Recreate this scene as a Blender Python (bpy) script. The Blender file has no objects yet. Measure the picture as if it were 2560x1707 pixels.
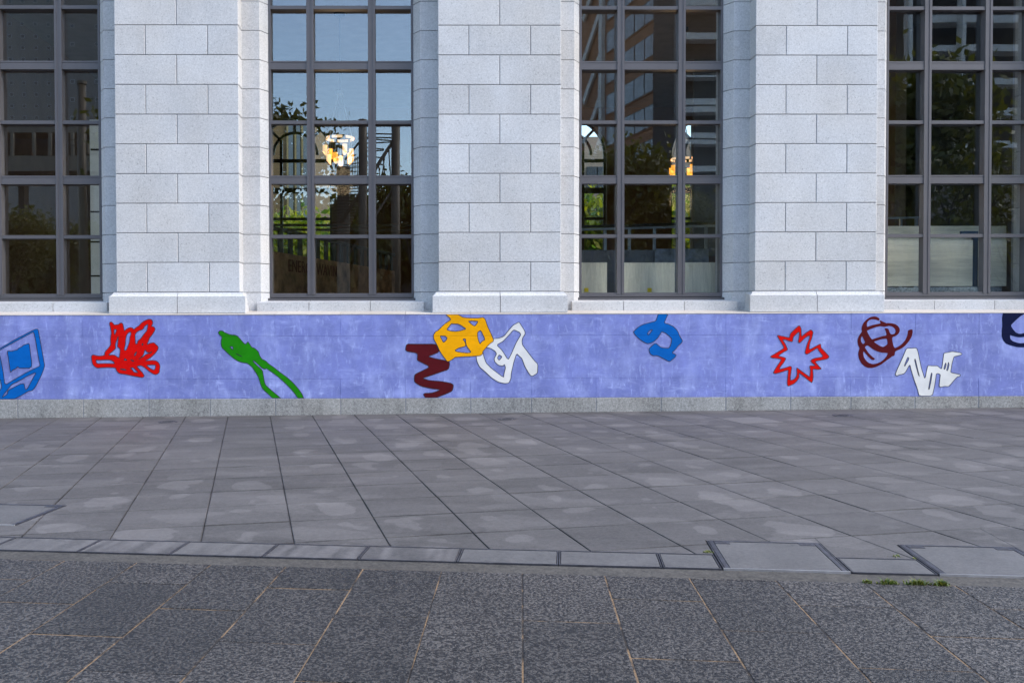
import bpy, bmesh, math, random
import numpy as np
from mathutils import Vector, Matrix
from mathutils.geometry import tessellate_polygon

random.seed(7)
SC = bpy.context.scene
COL = SC.collection
R = math.radians

# ------------------------------------------------------------------ camera
EYE = np.array([0., 0., 1.40])
F_PX = 2400.0                      # focal length in pixels of a 2560 px wide picture
YAW, PITCH, ROLL = 0.01163345, 0.02038666, -0.00240788
PPX, PPY = 1088.045, 838.867       # principal point (the photograph is an off-centre crop)
_F0 = np.array([math.sin(YAW), math.cos(YAW), 0]); _R0 = np.array([math.cos(YAW), -math.sin(YAW), 0]); _Z = np.array([0, 0, 1.])
FWD = _F0*math.cos(PITCH) - _Z*math.sin(PITCH)
_U = _Z*math.cos(PITCH) + _F0*math.sin(PITCH)
RGT = _R0*math.cos(ROLL) + _U*math.sin(ROLL)
UPV = -_R0*math.sin(ROLL) + _U*math.cos(ROLL)
cam_d = bpy.data.cameras.new('camera')
cam = bpy.data.objects.new('camera', cam_d); COL.objects.link(cam)
m = Matrix(((RGT[0], UPV[0], -FWD[0], 0), (RGT[1], UPV[1], -FWD[1], 0), (RGT[2], UPV[2], -FWD[2], 1.40), (0, 0, 0, 1)))
cam.matrix_world = m
cam_d.sensor_fit = 'HORIZONTAL'; cam_d.sensor_width = 36.0
cam_d.lens = 36.0*F_PX/2560.0
cam_d.shift_x = (1280-PPX)/2560.0
cam_d.shift_y = (PPY-853.5)/2560.0
cam_d.clip_start = 0.05; cam_d.clip_end = 3000
SC.camera = cam

# ------------------------------------------------------------------ light
SUN_EL, SUN_AZ = 42.0, 112.0       # azimuth clockwise from +Y: soft sun from the right
w = bpy.data.worlds.new('World'); SC.world = w; w.use_nodes = True
nt = w.node_tree; nt.nodes.clear()
sky = nt.nodes.new('ShaderNodeTexSky'); sky.sky_type = 'NISHITA'; sky.sun_disc = False
sky.sun_elevation = R(SUN_EL); sky.sun_rotation = R(SUN_AZ)
sky.air_density = 1.0; sky.dust_density = 1.0; sky.ozone_density = 1.0
bg = nt.nodes.new('ShaderNodeBackground'); bg.inputs['Strength'].default_value = 0.15
ow = nt.nodes.new('ShaderNodeOutputWorld')
nt.links.new(sky.outputs[0], bg.inputs[0]); nt.links.new(bg.outputs[0], ow.inputs[0])
sun_d = bpy.data.lights.new('sun', 'SUN'); sun_d.energy = 0.9; sun_d.angle = R(40); sun_d.color = (1.0, 0.95, 0.88)
sun = bpy.data.objects.new('sun', sun_d); COL.objects.link(sun)
_sd = Vector((math.sin(R(SUN_AZ))*math.cos(R(SUN_EL)), math.cos(R(SUN_AZ))*math.cos(R(SUN_EL)), math.sin(R(SUN_EL))))
sun.rotation_euler = (-_sd).to_track_quat('-Z', 'Y').to_euler(); sun.location = (20, -10, 30)
SC.view_settings.view_transform = 'Standard'; SC.view_settings.look = 'None'
SC.view_settings.gamma = 1.0; SC.view_settings.use_curve_mapping = False
SC.view_settings.exposure = 1.8
SC.cycles.max_bounces = 8; SC.cycles.transparent_max_bounces = 16; SC.cycles.glossy_bounces = 4
SC.cycles.use_denoising = True
SC.cycles.sample_clamp_indirect = 6

# ------------------------------------------------------------------ measuring helpers
def ray(px, py):
    return FWD + RGT*(px-PPX)/F_PX + UPV*(PPY-py)/F_PX
def at(px, py, Y):                 # the point of the plane y = Y seen at a photograph pixel
    d = ray(px, py); q = EYE + d*(Y/d[1]); return Vector(q)
GX, GY, GZ = 0.00697075, 0.0054, -0.04653718   # the ground falls gently to the left and to the front
def zt(x, y): return GX*x + GY*y + GZ
def on_ground(px, py):
    d = ray(px, py); t = (GZ-EYE[2])/(d[2]-GX*d[0]-GY*d[1]); return Vector(EYE+d*t)
Y_GLASS = 14.17
def mir(px, py, D):                # a point that the panes mirror: stands behind the camera
    q = at(px, py, D); return Vector((q.x, 2*Y_GLASS-q.y, q.z))

# ------------------------------------------------------------------ materials
CW, RL, U0, V0 = .578, .623, -.318, 6.690      # slab grid of the grey paving, metres
def nodes(name):
    mt = bpy.data.materials.new(name); mt.use_nodes = True
    t = mt.node_tree; t.nodes.clear()
    o = t.nodes.new('ShaderNodeOutputMaterial'); p = t.nodes.new('ShaderNodeBsdfPrincipled')
    t.links.new(p.outputs[0], o.inputs[0])
    return mt, t, p
class N:
    def __init__(s, t): s.t = t
    def new(s, k, **kw):
        n = s.t.nodes.new(k)
        for a, b in kw.items(): setattr(n, a, b)
        return n
    def set(s, sock, v):
        if hasattr(v, 'is_output') or isinstance(v, bpy.types.NodeSocket): s.t.links.new(v, sock)
        else: sock.default_value = v
    def pos(s): return s.new('ShaderNodeNewGeometry').outputs['Position']
    def obj(s): return s.new('ShaderNodeTexCoord').outputs['Object']
    def rnd(s): return s.new('ShaderNodeObjectInfo').outputs['Random']
    def isl(s): return s.new('ShaderNodeNewGeometry').outputs['Random Per Island']
    def scale(s, v, xyz, rot=(0, 0, 0), loc=(0, 0, 0)):
        n = s.new('ShaderNodeMapping'); s.set(n.inputs['Vector'], v); n.inputs['Scale'].default_value = xyz
        n.inputs['Rotation'].default_value = rot; n.inputs['Location'].default_value = loc; return n.outputs[0]
    def noise(s, v, sc, det=2, rough=.55, dist=0, w=None):
        n = s.new('ShaderNodeTexNoise'); n.noise_dimensions = '4D' if w is not None else '3D'
        s.set(n.inputs['Vector'], v); n.inputs['Scale'].default_value = sc; n.inputs['Detail'].default_value = det
        n.inputs['Roughness'].default_value = rough; n.inputs['Distortion'].default_value = dist
        if w is not None: s.set(n.inputs['W'], w)
        return n.outputs['Fac']
    def voro(s, v, sc, feat='F1'):
        n = s.new('ShaderNodeTexVoronoi'); n.feature = feat; s.set(n.inputs['Vector'], v); n.inputs['Scale'].default_value = sc
        return n.outputs['Distance']
    def mr(s, v, a, b, c=0., d=1., smooth=False):
        n = s.new('ShaderNodeMapRange'); n.interpolation_type = 'SMOOTHSTEP' if smooth else 'LINEAR'
        s.set(n.inputs[0], v)
        for i, q in enumerate((a, b, c, d)): s.set(n.inputs[1+i], q)
        return n.outputs[0]
    def math(s, op, a, b=0.):
        n = s.new('ShaderNodeMath', operation=op); s.set(n.inputs[0], a); s.set(n.inputs[1], b); return n.outputs[0]
    def mix(s, f, a, b, mode='MIX'):
        n = s.new('ShaderNodeMix', data_type='RGBA', blend_type=mode)
        s.set(n.inputs[0], f)
        for i, q in ((6, a), (7, b)):
            if isinstance(q, tuple): q = (q+(1.,))[:4]
            s.set(n.inputs[i], q)
        return n.outputs[2]
    def gain(s, col, v):           # colour times a scalar
        n = s.new('ShaderNodeMix', data_type='RGBA', blend_type='MULTIPLY'); n.inputs[0].default_value = 1
        c = s.new('ShaderNodeCombineColor')
        for i in range(3): s.set(c.inputs[i], v)
        if isinstance(col, tuple): col = (col+(1.,))[:4]
        s.set(n.inputs[6], col); s.set(n.inputs[7], c.outputs[0]); return n.outputs[2]
    def bump(s, h, st, dist=.01):
        n = s.new('ShaderNodeBump'); n.inputs['Strength'].default_value = st; n.inputs['Distance'].default_value = dist
        s.set(n.inputs['Height'], h); return n.outputs[0]

def plain(name, col, rough=.6, metal=0., emit=0., ecol=None, spec=.5, var=.12, vs=3.):
    mt, t, p = nodes(name); n = N(t)
    v = n.mr(n.noise(n.pos(), vs, 4), .3, .7, 1-var, 1+var)
    n.set(p.inputs['Base Color'], n.gain(col, v)); p.inputs['Roughness'].default_value = rough; p.inputs['Metallic'].default_value = metal
    p.inputs['Specular IOR Level'].default_value = spec
    if emit:
        p.inputs['Emission Color'].default_value = ((ecol or col)+(1.,))[:4]; p.inputs['Emission Strength'].default_value = emit
    return mt

def granite(name, col, speck=.16, stain=.08, rnd=.07, streak=0., coarse=1.):
    mt, t, p = nodes(name); n = N(t); P = n.pos()
    a = n.noise(P, 150/coarse, 2, .6); b = n.noise(P, 52/coarse, 3, .65); c = n.noise(P, 1.6, 5, .6)
    f = n.math('ADD', n.mr(a, .3, .7, -speck, speck), n.mr(b, .32, .68, -speck*.7, speck*.7))
    dk = n.mr(n.noise(P, 75/coarse, 1, .5), .66, .72, 0, -.35)
    f = n.math('ADD', f, dk)
    f = n.math('ADD', f, n.mr(c, .3, .7, -stain, stain))
    f = n.math('ADD', f, n.mr(n.rnd(), 0, 1, -rnd, rnd))
    if streak:
        s_ = n.noise(n.scale(P, (2.6, 2.6, .5)), 1.5, 4, .6)
        f = n.math('ADD', f, n.mr(s_, .42, .72, 0, -streak))
    base = n.gain(col, n.math('ADD', f, 1.))
    warm = n.mix(n.mr(n.noise(P, .9, 3), .35, .7), base, n.mix(1., base, (1.0, .965, .92), 'MULTIPLY'))
    n.set(p.inputs['Base Color'], warm); p.inputs['Roughness'].default_value = .75
    p.inputs['Specular IOR Level'].default_value = .35
    n.set(p.inputs['Normal'], n.bump(n.math('ADD', a, b), .22, .004))
    return mt

def paver_mat(name, local):
    mt, t, p = nodes(name); n = N(t); P = n.pos()
    rn = n.rnd() if local else n.isl()
    a = n.noise(P, 120, 2, .6); b = n.noise(P, 38, 3, .6)
    # damp and dry cloud along the grain of the slabs
    c = n.noise(n.scale(P, (.55, 1.6, 1), rot=(0, 0, R(10))), 1.5, 5, .62)
    f = n.math('ADD', n.mr(a, .3, .7, -.15, .15), n.mr(b, .3, .7, -.17, .17))
    f = n.math('ADD', f, n.mr(n.noise(P, 11, 5, .7), .3, .7, -.10, .10))
    f = n.math('ADD', f, n.mr(c, .28, .72, -.14, .13))
    f = n.math('ADD', f, n.mr(rn, 0, 1, -.11, .11))
    # dry lozenges left in the middle of slabs
    if local:
        O = n.scale(n.obj(), (4.8, 2.9, 0))
        wob = n.noise(n.obj(), 3.4, 1.5, .5, w=n.math('MULTIPLY', rn, 91.))
        off = n.new('ShaderNodeCombineXYZ'); n.set(off.inputs[0], n.mr(n.math('FRACT', n.math('MULTIPLY', rn, 37.)), 0, 1, -.55, .55)); n.set(off.inputs[1], n.mr(n.math('FRACT', n.math('MULTIPLY', rn, 71.)), 0, 1, -.6, .6))
        va = n.new('ShaderNodeVectorMath', operation='ADD'); n.set(va.inputs[0], O); n.set(va.inputs[1], off.outputs[0])
        ln = n.new('ShaderNodeVectorMath', operation='LENGTH'); n.set(ln.inputs[0], va.outputs[0])
        d = n.math('ADD', ln.outputs['Value'], n.mr(wob, .25, .75, -.55, .55))
        thr = n.mr(n.math('FRACT', n.math('MULTIPLY', rn, 13.)), .28, 1, -.1, .88)
        loz = n.mr(n.math('SUBTRACT', thr, d), -.02, .045, 0, .36, True)
        f = n.math('ADD', f, loz)
        ab = n.new('ShaderNodeVectorMath', operation='ABSOLUTE'); n.set(ab.inputs[0], n.obj()); xy = n.new('ShaderNodeSeparateXYZ'); n.set(xy.inputs[0], ab.outputs[0])
        eg = n.math('MAXIMUM', n.mr(xy.outputs[0], CW/2-.014, CW/2-.004), n.mr(xy.outputs[1], RL/2-.020, RL/2-.005))
        f = n.math('SUBTRACT', f, n.math('MULTIPLY', eg, n.mr(n.noise(P, 2.3, 3), .35, .65, .05, .55)))
    blob = n.mr(n.noise(n.scale(P, (1., 1.5, 1), rot=(0, 0, R(10))), 1.25, 2, .5), .575, .592, 0, .20, True)
    f = n.math('ADD', f, blob)
    dry = n.mr(n.noise(P, .55, 2), .35, .68, -.09, .09)
    f = n.math('ADD', f, dry)
    col = n.gain((.092, .084, .079), n.math('MAXIMUM', n.math('ADD', f, 1.), .3))
    rust = n.mr(n.noise(n.scale(P, (.7, 2.2, 1)), 1.7, 4, .6), .66, .76, 0, .35)
    col = n.mix(rust, col, n.mix(1., col, (1.12, .96, .82), 'MULTIPLY'))
    n.set(p.inputs['Base Color'], col)
    n.set(p.inputs['Roughness'], n.mr(c, .3, .7, .68, .55)); p.inputs['Specular IOR Level'].default_value = .24
    n.set(p.inputs['Normal'], n.bump(n.math('ADD', a, b), .25, .004))
    return mt

def dark_mat(name):
    mt, t, p = nodes(name); n = N(t); P = n.pos()
    q = n.noise(P, 64, 2, .5, .6); q2 = n.noise(P, 190, 2, .6)
    r = n.mr(q, .44, .59, 0, 1, True)
    r = n.math('ADD', n.math('MULTIPLY', r, .8), n.mr(q2, .3, .7, -.25, .3))
    col = n.mix(r, (.007, .005, .005), (.104, .091, .080))
    v = n.math('ADD', n.mr(n.rnd(), 0, 1, .74, 1.24), n.mr(n.noise(P, 1.1, 4), .3, .7, -.22, .22))
    n.set(p.inputs['Base Color'], n.gain(col, v)); p.inputs['Roughness'].default_value = .6
    p.inputs['Specular IOR Level'].default_value = .4
    n.set(p.inputs['Normal'], n.bump(n.math('ADD', q, n.math('MULTIPLY', q2, .3)), 1., .018))
    return mt

def mural_mat(name, col, figure=False):
    mt, t, p = nodes(name); n = N(t); P = n.pos()
    lin = n.noise(n.scale(P, (4, 1, 34)), 6, 2, .6)          # drag of the roller
    if figure:
        f = n.math('ADD', n.mr(lin, .3, .7, -.07, .07), n.mr(n.noise(P, 3, 3), .3, .7, -.05, .05))
        z = n.new('ShaderNodeSeparateXYZ'); n.set(z.inputs[0], P)
        for zj in (at(640, 840.5, 13.5).z, at(640, 947.5, 13.5).z):      # the block joints that show through the paint
            f = n.math('SUBTRACT', f, n.mr(n.math('ABSOLUTE', n.math('SUBTRACT', z.outputs[2], zj)), .0015, .004, .45, 0))
        f = n.math('ADD', f, n.mr(n.noise(n.scale(P, (1, 1, 2.2)), 5, 5, .65), .3, .7, -.09, .09))
        c = n.gain(col, n.math('ADD', f, 1.))
    else:
        big = n.noise(P, 1.15, 4, .6); med = n.noise(P, 4.2, 5, .65)
        v1 = n.noise(n.scale(P, (2.2, 1, .8)), 2.0, 7, .62, .25)
        v2 = n.noise(n.scale(P, (.8, 1, 1.5), rot=(0, R(20), 0)), 2.6, 7, .66, .3)
        v3 = n.noise(n.scale(P, (2.6, 1, .9), rot=(0, R(-28), 0)), 6.5, 6, .68, .5)
        v4 = n.noise(n.scale(P, (.7, 1, 3.0), rot=(0, R(9), 0)), 5.5, 6, .7, .4)
        f = n.math('ADD', n.mr(big, .3, .7, -.12, .14), n.mr(med, .3, .7, -.13, .13))
        f = n.math('ADD', f, n.mr(lin, .3, .7, -.09, .09))
        w1 = n.math('ADD', n.mr(v1, .48, .80, 0, .45), n.mr(v2, .50, .80, 0, .40))
        w1 = n.math('ADD', w1, n.math('ADD', n.mr(v3, .56, .72, 0, .50), n.mr(v4, .57, .73, 0, .40)))
        z = n.new('ShaderNodeSeparateXYZ'); n.set(z.inputs[0], P)
        low = n.mr(z.outputs[2], .22, .62, 1.2, .85)
        w1 = n.math('MULTIPLY', w1, low)
        c = n.mix(n.math('MINIMUM', w1, .62), n.gain(col, n.math('ADD', f, 1.)), (.44, .50, .80))
    n.set(p.inputs['Base Color'], c); p.inputs['Roughness'].default_value = .7; p.inputs['Specular IOR Level'].default_value = .08 if figure else .25
    n.set(p.inputs['Normal'], n.bump(lin, .15, .003))
    return mt

def glass_mat(name, tint=(.975, .985, .97), r0=.105):
    mt = bpy.data.materials.new(name); mt.use_nodes = True; t = mt.node_tree; t.nodes.clear(); n = N(t)
    o = n.new('ShaderNodeOutputMaterial'); g = n.new('ShaderNodeBsdfGlossy'); tr = n.new('ShaderNodeBsdfTransparent'); mx = n.new('ShaderNodeMixShader')
    g.inputs['Roughness'].default_value = 0.0; g.inputs['Color'].default_value = (.93, .97, 1, 1); tr.inputs['Color'].default_value = tint+(1,)
    lw = n.new('ShaderNodeLayerWeight'); lw.inputs[0].default_value = .5
    fac = n.math('ADD', n.math('MULTIPLY', n.math('POWER', lw.outputs['Facing'], 4.), .5), r0)
    nz = n.noise(n.pos(), 1.1, 1)
    n.set(g.inputs['Normal'], n.bump(nz, .02, .02))
    t.links.new(fac, mx.inputs[0]); t.links.new(tr.outputs[0], mx.inputs[1]); t.links.new(g.outputs[0], mx.inputs[2]); t.links.new(mx.outputs[0], o.inputs[0])
    return mt

def wood_mat(name, col, vertical=True):
    mt, t, p = nodes(name); n = N(t); P = n.pos()
    g = n.noise(n.scale(P, (9, 9, .8) if vertical else (.8, 9, 9)), 3, 5, .6, 1.)
    b = n.noise(n.scale(P, (3, 3, .05) if vertical else (.05, 3, 3)), 1.6, 1)
    n.set(p.inputs['Base Color'], n.gain(col, n.math('ADD', n.mr(g, .3, .7, .8, 1.12), n.mr(b, .35, .65, -.12, .12)))); p.inputs['Roughness'].default_value = .6
    return mt

def brick_mat(name, c1, c2, cm, sc=1.):
    mt, t, p = nodes(name); n = N(t)
    b = n.new('ShaderNodeTexBrick'); xyz = n.new('ShaderNodeSeparateXYZ'); n.set(xyz.inputs[0], n.pos())
    cb = n.new('ShaderNodeCombineXYZ'); n.set(cb.inputs[0], n.math('ADD', xyz.outputs[0], xyz.outputs[1])); n.set(cb.inputs[1], xyz.outputs[2])
    n.set(b.inputs['Vector'], cb.outputs[0]); b.inputs['Scale'].default_value = sc
    for k, c in (('Color1', c1), ('Color2', c2), ('Mortar', cm)): b.inputs[k].default_value = c+(1,)
    n.set(p.inputs['Base Color'], b.outputs[0]); p.inputs['Roughness'].default_value = .8
    return mt

def leaf_mat(name, c1, c2, trans=.35):
    mt = bpy.data.materials.new(name); mt.use_nodes = True; t = mt.node_tree; t.nodes.clear(); n = N(t)
    o = n.new('ShaderNodeOutputMaterial'); d = n.new('ShaderNodeBsdfPrincipled'); tr = n.new('ShaderNodeBsdfTranslucent'); mx = n.new('ShaderNodeMixShader')
    c = n.mix(n.isl(), c1, c2); n.set(d.inputs['Base Color'], c); d.inputs['Roughness'].default_value = .5
    n.set(tr.inputs['Color'], n.mix(1., c, (1.5, 1.5, .7), 'MULTIPLY')); mx.inputs[0].default_value = trans
    t.links.new(d.outputs[0], mx.inputs[1]); t.links.new(tr.outputs[0], mx.inputs[2]); t.links.new(mx.outputs[0], o.inputs[0])
    return mt

M = {}
M['facade'] = granite('facade_granite', (.505, .503, .503), .14, .06, .055, .05, 1.35)
M['base'] = granite('base_granite', (.275, .272, .262), .30, .12, .07, .26, 2.0)
M['mortar'] = plain('joint_mortar', (.24, .24, .25), .9)
M['coping'] = granite('coping_granite', (.50, .45, .40), .10, .08, .05)
M['paint'] = mural_mat('lavender_paint', (.160, .185, .425))
for k, c in dict(red=(.56, .002, .001), green=(.012, .190, .003), maroon=(.078, .005, .008), yellow=(.76, .33, .001), white=(.54, .50, .395), blue=(.001, .098, .37), navy=(.001, .004, .030)).items():
    M[k] = mural_mat(k+'_paint', c, True)
M['line'] = plain('outline_paint', (.012, .011, .018), .6)
M['paver'] = paver_mat('paver_granite', True)
M['paver_far'] = paver_mat('paver_granite_far', False)
M['dark'] = dark_mat('dark_granite')
M['bed'] = plain('joint_bed', (.075, .062, .054), .95, var=.65, vs=5)
def sand_mat():
    mt, t, p = nodes('sandy_joint'); n = N(t); P = n.pos()
    a = n.mr(n.noise(P, 3.1, 4, .65), .41, .55, 0, 1, True); b_ = n.noise(P, 60, 2)
    n.set(p.inputs['Base Color'], n.gain(n.mix(a, (.022, .017, .014), (.215, .135, .070)), n.mr(b_, .3, .7, .6, 1.3))); p.inputs['Roughness'].default_value = .95; return mt
M['sand'] = sand_mat()
M['strip'] = granite('concrete', (.070, .062, .053), .36, .22, 0, 0, 2.2)
M['steel'] = plain('brushed_steel', (.085, .083, .095), .42, .6, var=.35, vs=14)
M['steel_edge'] = plain('bright_steel', (.30, .285, .28), .5, .3, var=.25, vs=9)
M['iron'] = plain('cast_iron', (.075, .07, .075), .55, .5, var=.4, vs=40)
M['frame'] = plain('window_metal', (.100, .092, .095), .45, .2, var=.08, vs=2)
M['glass'] = glass_mat('pane_glass')
M['glass2'] = glass_mat('far_glass', (.95, .97, .96), .03)
M['room'] = plain('room_plaster', (.17, .115, .070), .9)
M['floor'] = plain('room_floor', (.06, .05, .04), .7)
M['ceil'] = plain('room_ceiling', (.22, .21, .20), .9)
M['ground'] = plain('plaza_ground', (.10, .10, .105), .9, vs=.5)
M['black'] = plain('black_metal', (.008, .008, .009), .45)
M['galv'] = plain('galvanised', (.33, .38, .42), .4, .6)
M['ply'] = wood_mat('plywood_upright', (.80, .73, .58))
M['ply2'] = wood_mat('plywood_flat', (.82, .76, .60), False)
M['board'] = plain('grey_board', (.16, .165, .18), .8)
M['tarp'] = plain('grey_tarp', (.22, .25, .29), .6, var=.4, vs=7)
M['foil'] = plain('silver_wrap', (.5, .56, .62), .25, .7, var=.6, vs=30)
M['bluebox'] = plain('blue_box', (.012, .05, .10), .5)
M['sticker'] = plain('yellow_sticker', (.75, .55, .01), .5)
M['hoard'] = plain('hoarding_board', (.30, .19, .10), .85, var=.55, vs=4)
M['slat'] = plain('slate_slat', (.05, .056, .058), .7)
M['letter'] = plain('red_lettering', (.10, .012, .012), .7)
M['shade'] = plain('lit_shade', (.9, .6, .3), .5, emit=.29, ecol=(1.0, .70, .42), var=.05)
M['shade2'] = plain('amber_shade', (.9, .45, .1), .5, emit=.33, ecol=(1.0, .42, .05), var=.05)
M['tower'] = plain('tower_concrete', (.30, .285, .265), .85)
M['dkglass'] = plain('dark_window_glass', (.03, .04, .055), .15, spec=.8)
M['winframe'] = plain('pale_window_frame', (.5, .49, .47), .7)
M['white'] = plain('white_balcony', (.62, .60, .57), .7)
M['brown'] = brick_mat('brown_tile', (.30, .135, .065), (.36, .17, .085), (.22, .105, .06), .9)
M['blind'] = plain('blind_glass', (.27, .30, .33), .25, spec=.7, var=.3, vs=1.5)
M['tan'] = brick_mat('tan_brick', (.105, .062, .022), (.125, .078, .028), (.07, .045, .022), 3.)
M['pale'] = brick_mat('pale_brick', (.20, .16, .13), (.18, .145, .12), (.13, .11, .09), 2.)
M['conc'] = plain('weathered_concrete', (.16, .145, .12), .9)
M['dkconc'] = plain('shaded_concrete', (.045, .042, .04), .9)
M['pipe'] = plain('brown_steel', (.10, .075, .05), .55, .1)
M['bark'] = plain('bark', (.05, .038, .03), .9, var=.4, vs=9)
M['leaf'] = leaf_mat('dark_leaves', (.040, .050, .008), (.115, .105, .016))
M['leaf2'] = leaf_mat('sunlit_leaves', (.05, .12, .006), (.26, .25, .015), .5)  # sunlight on the far trees is put into this brighter leaf colour
M['weed'] = leaf_mat('weed_blades', (.055, .10, .012), (.17, .16, .03), .2)

# ------------------------------------------------------------------ object helpers
def link(name, me, mat=None, parent=None):
    o = bpy.data.objects.new(name, me); COL.objects.link(o)
    if mat is not None and me is not None and len(me.materials) == 0: me.materials.append(mat)
    if parent is not None: o.parent = parent
    return o
def tag(o, label, cat, group=None):
    o['label'] = label; o['category'] = cat
    if group: o['group'] = group
    return o
def thing(name, label, cat, loc=(0, 0, 0), group=None):
    o = bpy.data.objects.new(name, None); COL.objects.link(o); o.location = loc; o.empty_display_size = .1
    return tag(o, label, cat, group)
def node(name, parent):            # an Empty that holds a part together
    o = bpy.data.objects.new(name, None); COL.objects.link(o); o.parent = parent; o.empty_display_size = .1; return o
def struct(o): o['kind'] = 'structure'; return o

class B:                           # collects shapes and links them as ONE mesh
    def __init__(s): s.v = []; s.f = []; s.mi = []; s.cur = 0
    def add(s, vs, fs):
        k = len(s.v); s.v += [tuple(q) for q in vs]; s.f += [tuple(k+i for i in f) for f in fs]; s.mi += [s.cur]*len(fs); return s
    def box(s, x0, x1, y0, y1, z0, z1):
        return s.add([(x0, y0, z0), (x1, y0, z0), (x1, y1, z0), (x0, y1, z0), (x0, y0, z1), (x1, y0, z1), (x1, y1, z1), (x0, y1, z1)],
                     [(0, 3, 2, 1), (4, 5, 6, 7), (0, 1, 5, 4), (1, 2, 6, 5), (2, 3, 7, 6), (3, 0, 4, 7)])
    def prism(s, poly, z0, z1, bev=0., bdrop=0., bottom=True):   # poly counter-clockwise in XY
        n = len(poly)
        if bev > 0:
            top = inset(poly, bev)
            vs = [(x, y, z0) for x, y in poly]+[(x, y, z1-bdrop) for x, y in poly]+[(x, y, z1) for x, y in top]
            fs = [(i, (i+1) % n, n+(i+1) % n, n+i) for i in range(n)]+[(n+i, n+(i+1) % n, 2*n+(i+1) % n, 2*n+i) for i in range(n)]+[tuple(2*n+i for i in range(n))]
        else:
            vs = [(x, y, z0) for x, y in poly]+[(x, y, z1) for x, y in poly]
            fs = [(i, (i+1) % n, n+(i+1) % n, n+i) for i in range(n)]+[tuple(n+i for i in range(n))]
        if bottom: fs.append(tuple(range(n-1, -1, -1)))
        return s.add(vs, fs)
    def tube(s, a, b, r0, r1=None, n=8, caps=True):
        a, b = Vector(a), Vector(b); r1 = r0 if r1 is None else r1
        d = (b-a).normalized(); u = d.orthogonal().normalized(); v = d.cross(u)
        vs = [a+(u*math.cos(2*math.pi*i/n)+v*math.sin(2*math.pi*i/n))*r0 for i in range(n)]+[b+(u*math.cos(2*math.pi*i/n)+v*math.sin(2*math.pi*i/n))*r1 for i in range(n)]
        fs = [(i, (i+1) % n, n+(i+1) % n, n+i) for i in range(n)]
        if caps: fs += [tuple(range(n-1, -1, -1)), tuple(range(n, 2*n))]
        return s.add(vs, fs)
    def bar(s, a, b, w_, h_):      # a rectangular bar between two points, h_ along z
        a, b = Vector(a), Vector(b); d = (b-a).normalized(); up = Vector((0, 0, 1))
        if abs(d.z) > .9: up = Vector((0, 1, 0))
        sd = d.cross(up).normalized()*w_/2; u = sd.cross(d).normalized()*h_/2
        vs = [a-sd-u, a+sd-u, a+sd+u, a-sd+u, b-sd-u, b+sd-u, b+sd+u, b-sd+u]
        return s.add(vs, [(0, 3, 2, 1), (4, 5, 6, 7), (0, 1, 5, 4), (1, 2, 6, 5), (2, 3, 7, 6), (3, 0, 4, 7)])
    def mesh(s, name, mats=()):
        me = bpy.data.meshes.new(name); me.from_pydata([tuple(v) for v in s.v], [], s.f)
        for q in mats: me.materials.append(q)
        if len(mats) > 1: me.polygons.foreach_set('material_index', s.mi)
        me.update(); return me
    def obj(s, name, mat, parent=None, mtx=None):
        mats = mat if isinstance(mat, (list, tuple)) else [mat]
        o = link(name, s.mesh(name, mats), None, parent)
        if mtx is not None: o.matrix_local = mtx
        return o
def smooth(o):
    for q in o.data.polygons: q.use_smooth = True
    return o
def inset(poly, d):
    n = len(poly); out = []
    for i in range(n):
        a, b, c = Vector(poly[i-1]), Vector(poly[i]), Vector(poly[(i+1) % n])
        e1 = (b-a); e2 = (c-b)
        if e1.length < 1e-6 or e2.length < 1e-6: out.append(tuple(b)); continue
        n1 = Vector((-e1.y, e1.x)).normalized(); n2 = Vector((-e2.y, e2.x)).normalized()
        k = n1+n2; den = 1+n1.dot(n2)
        out.append(tuple(b+k*(d/max(den, .35))))
    return out
def bevel_mesh(me, w_, seg=1):
    bm = bmesh.new(); bm.from_mesh(me)
    bmesh.ops.bevel(bm, geom=bm.edges[:], offset=w_, segments=seg, affect='EDGES', profile=.6)
    bm.to_mesh(me); bm.free(); return me
def clip(poly, p, nrm):            # keep the side where (q-p).nrm >= 0
    out = []
    for i in range(len(poly)):
        a, b = poly[i], poly[(i+1) % len(poly)]
        da = (a[0]-p[0])*nrm[0]+(a[1]-p[1])*nrm[1]; db = (b[0]-p[0])*nrm[0]+(b[1]-p[1])*nrm[1]
        if da >= 0: out.append(a)
        if (da >= 0) != (db >= 0):
            t = da/(da-db); out.append((a[0]+(b[0]-a[0])*t, a[1]+(b[1]-a[1])*t))
    return out
def cut_out(poly, hole):           # convex poly minus convex hole (ccw) -> convex pieces
    res = []; rest = poly; n = len(hole)
    for i in range(n):
        a, b = hole[i], hole[(i+1) % n]; nr = (b[1]-a[1], -(b[0]-a[0]))   # outward
        o_ = clip(rest, a, nr)
        if len(o_) >= 3 and area(o_) > 4e-4: res.append(o_)
        rest = clip(rest, a, (-nr[0], -nr[1]))
        if len(rest) < 3: return res
    return res
def area(p): return abs(sum(p[i-1][0]*p[i][1]-p[i][0]*p[i-1][1] for i in range(len(p))))/2
def frame_at(ang, x, y, dz=0.):    # frame lying on the tilted ground, turned by ang
    u = Vector((math.cos(ang), math.sin(ang), 0)); v = Vector((-math.sin(ang), math.cos(ang), 0))
    u.z = GX*u.x+GY*u.y; v.z = GX*v.x+GY*v.y; u.normalize(); v.normalize(); n = u.cross(v).normalized()
    return Matrix(((u.x, v.x, n.x, x), (u.y, v.y, n.y, y), (u.z, v.z, n.z, zt(x, y)+dz), (0, 0, 0, 1)))

# ------------------------------------------------------------------ ground
b = B(); b.box(-700, 700, -500, 500, -1.2, -.42); struct(b.obj('ground', M['ground']))

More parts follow.
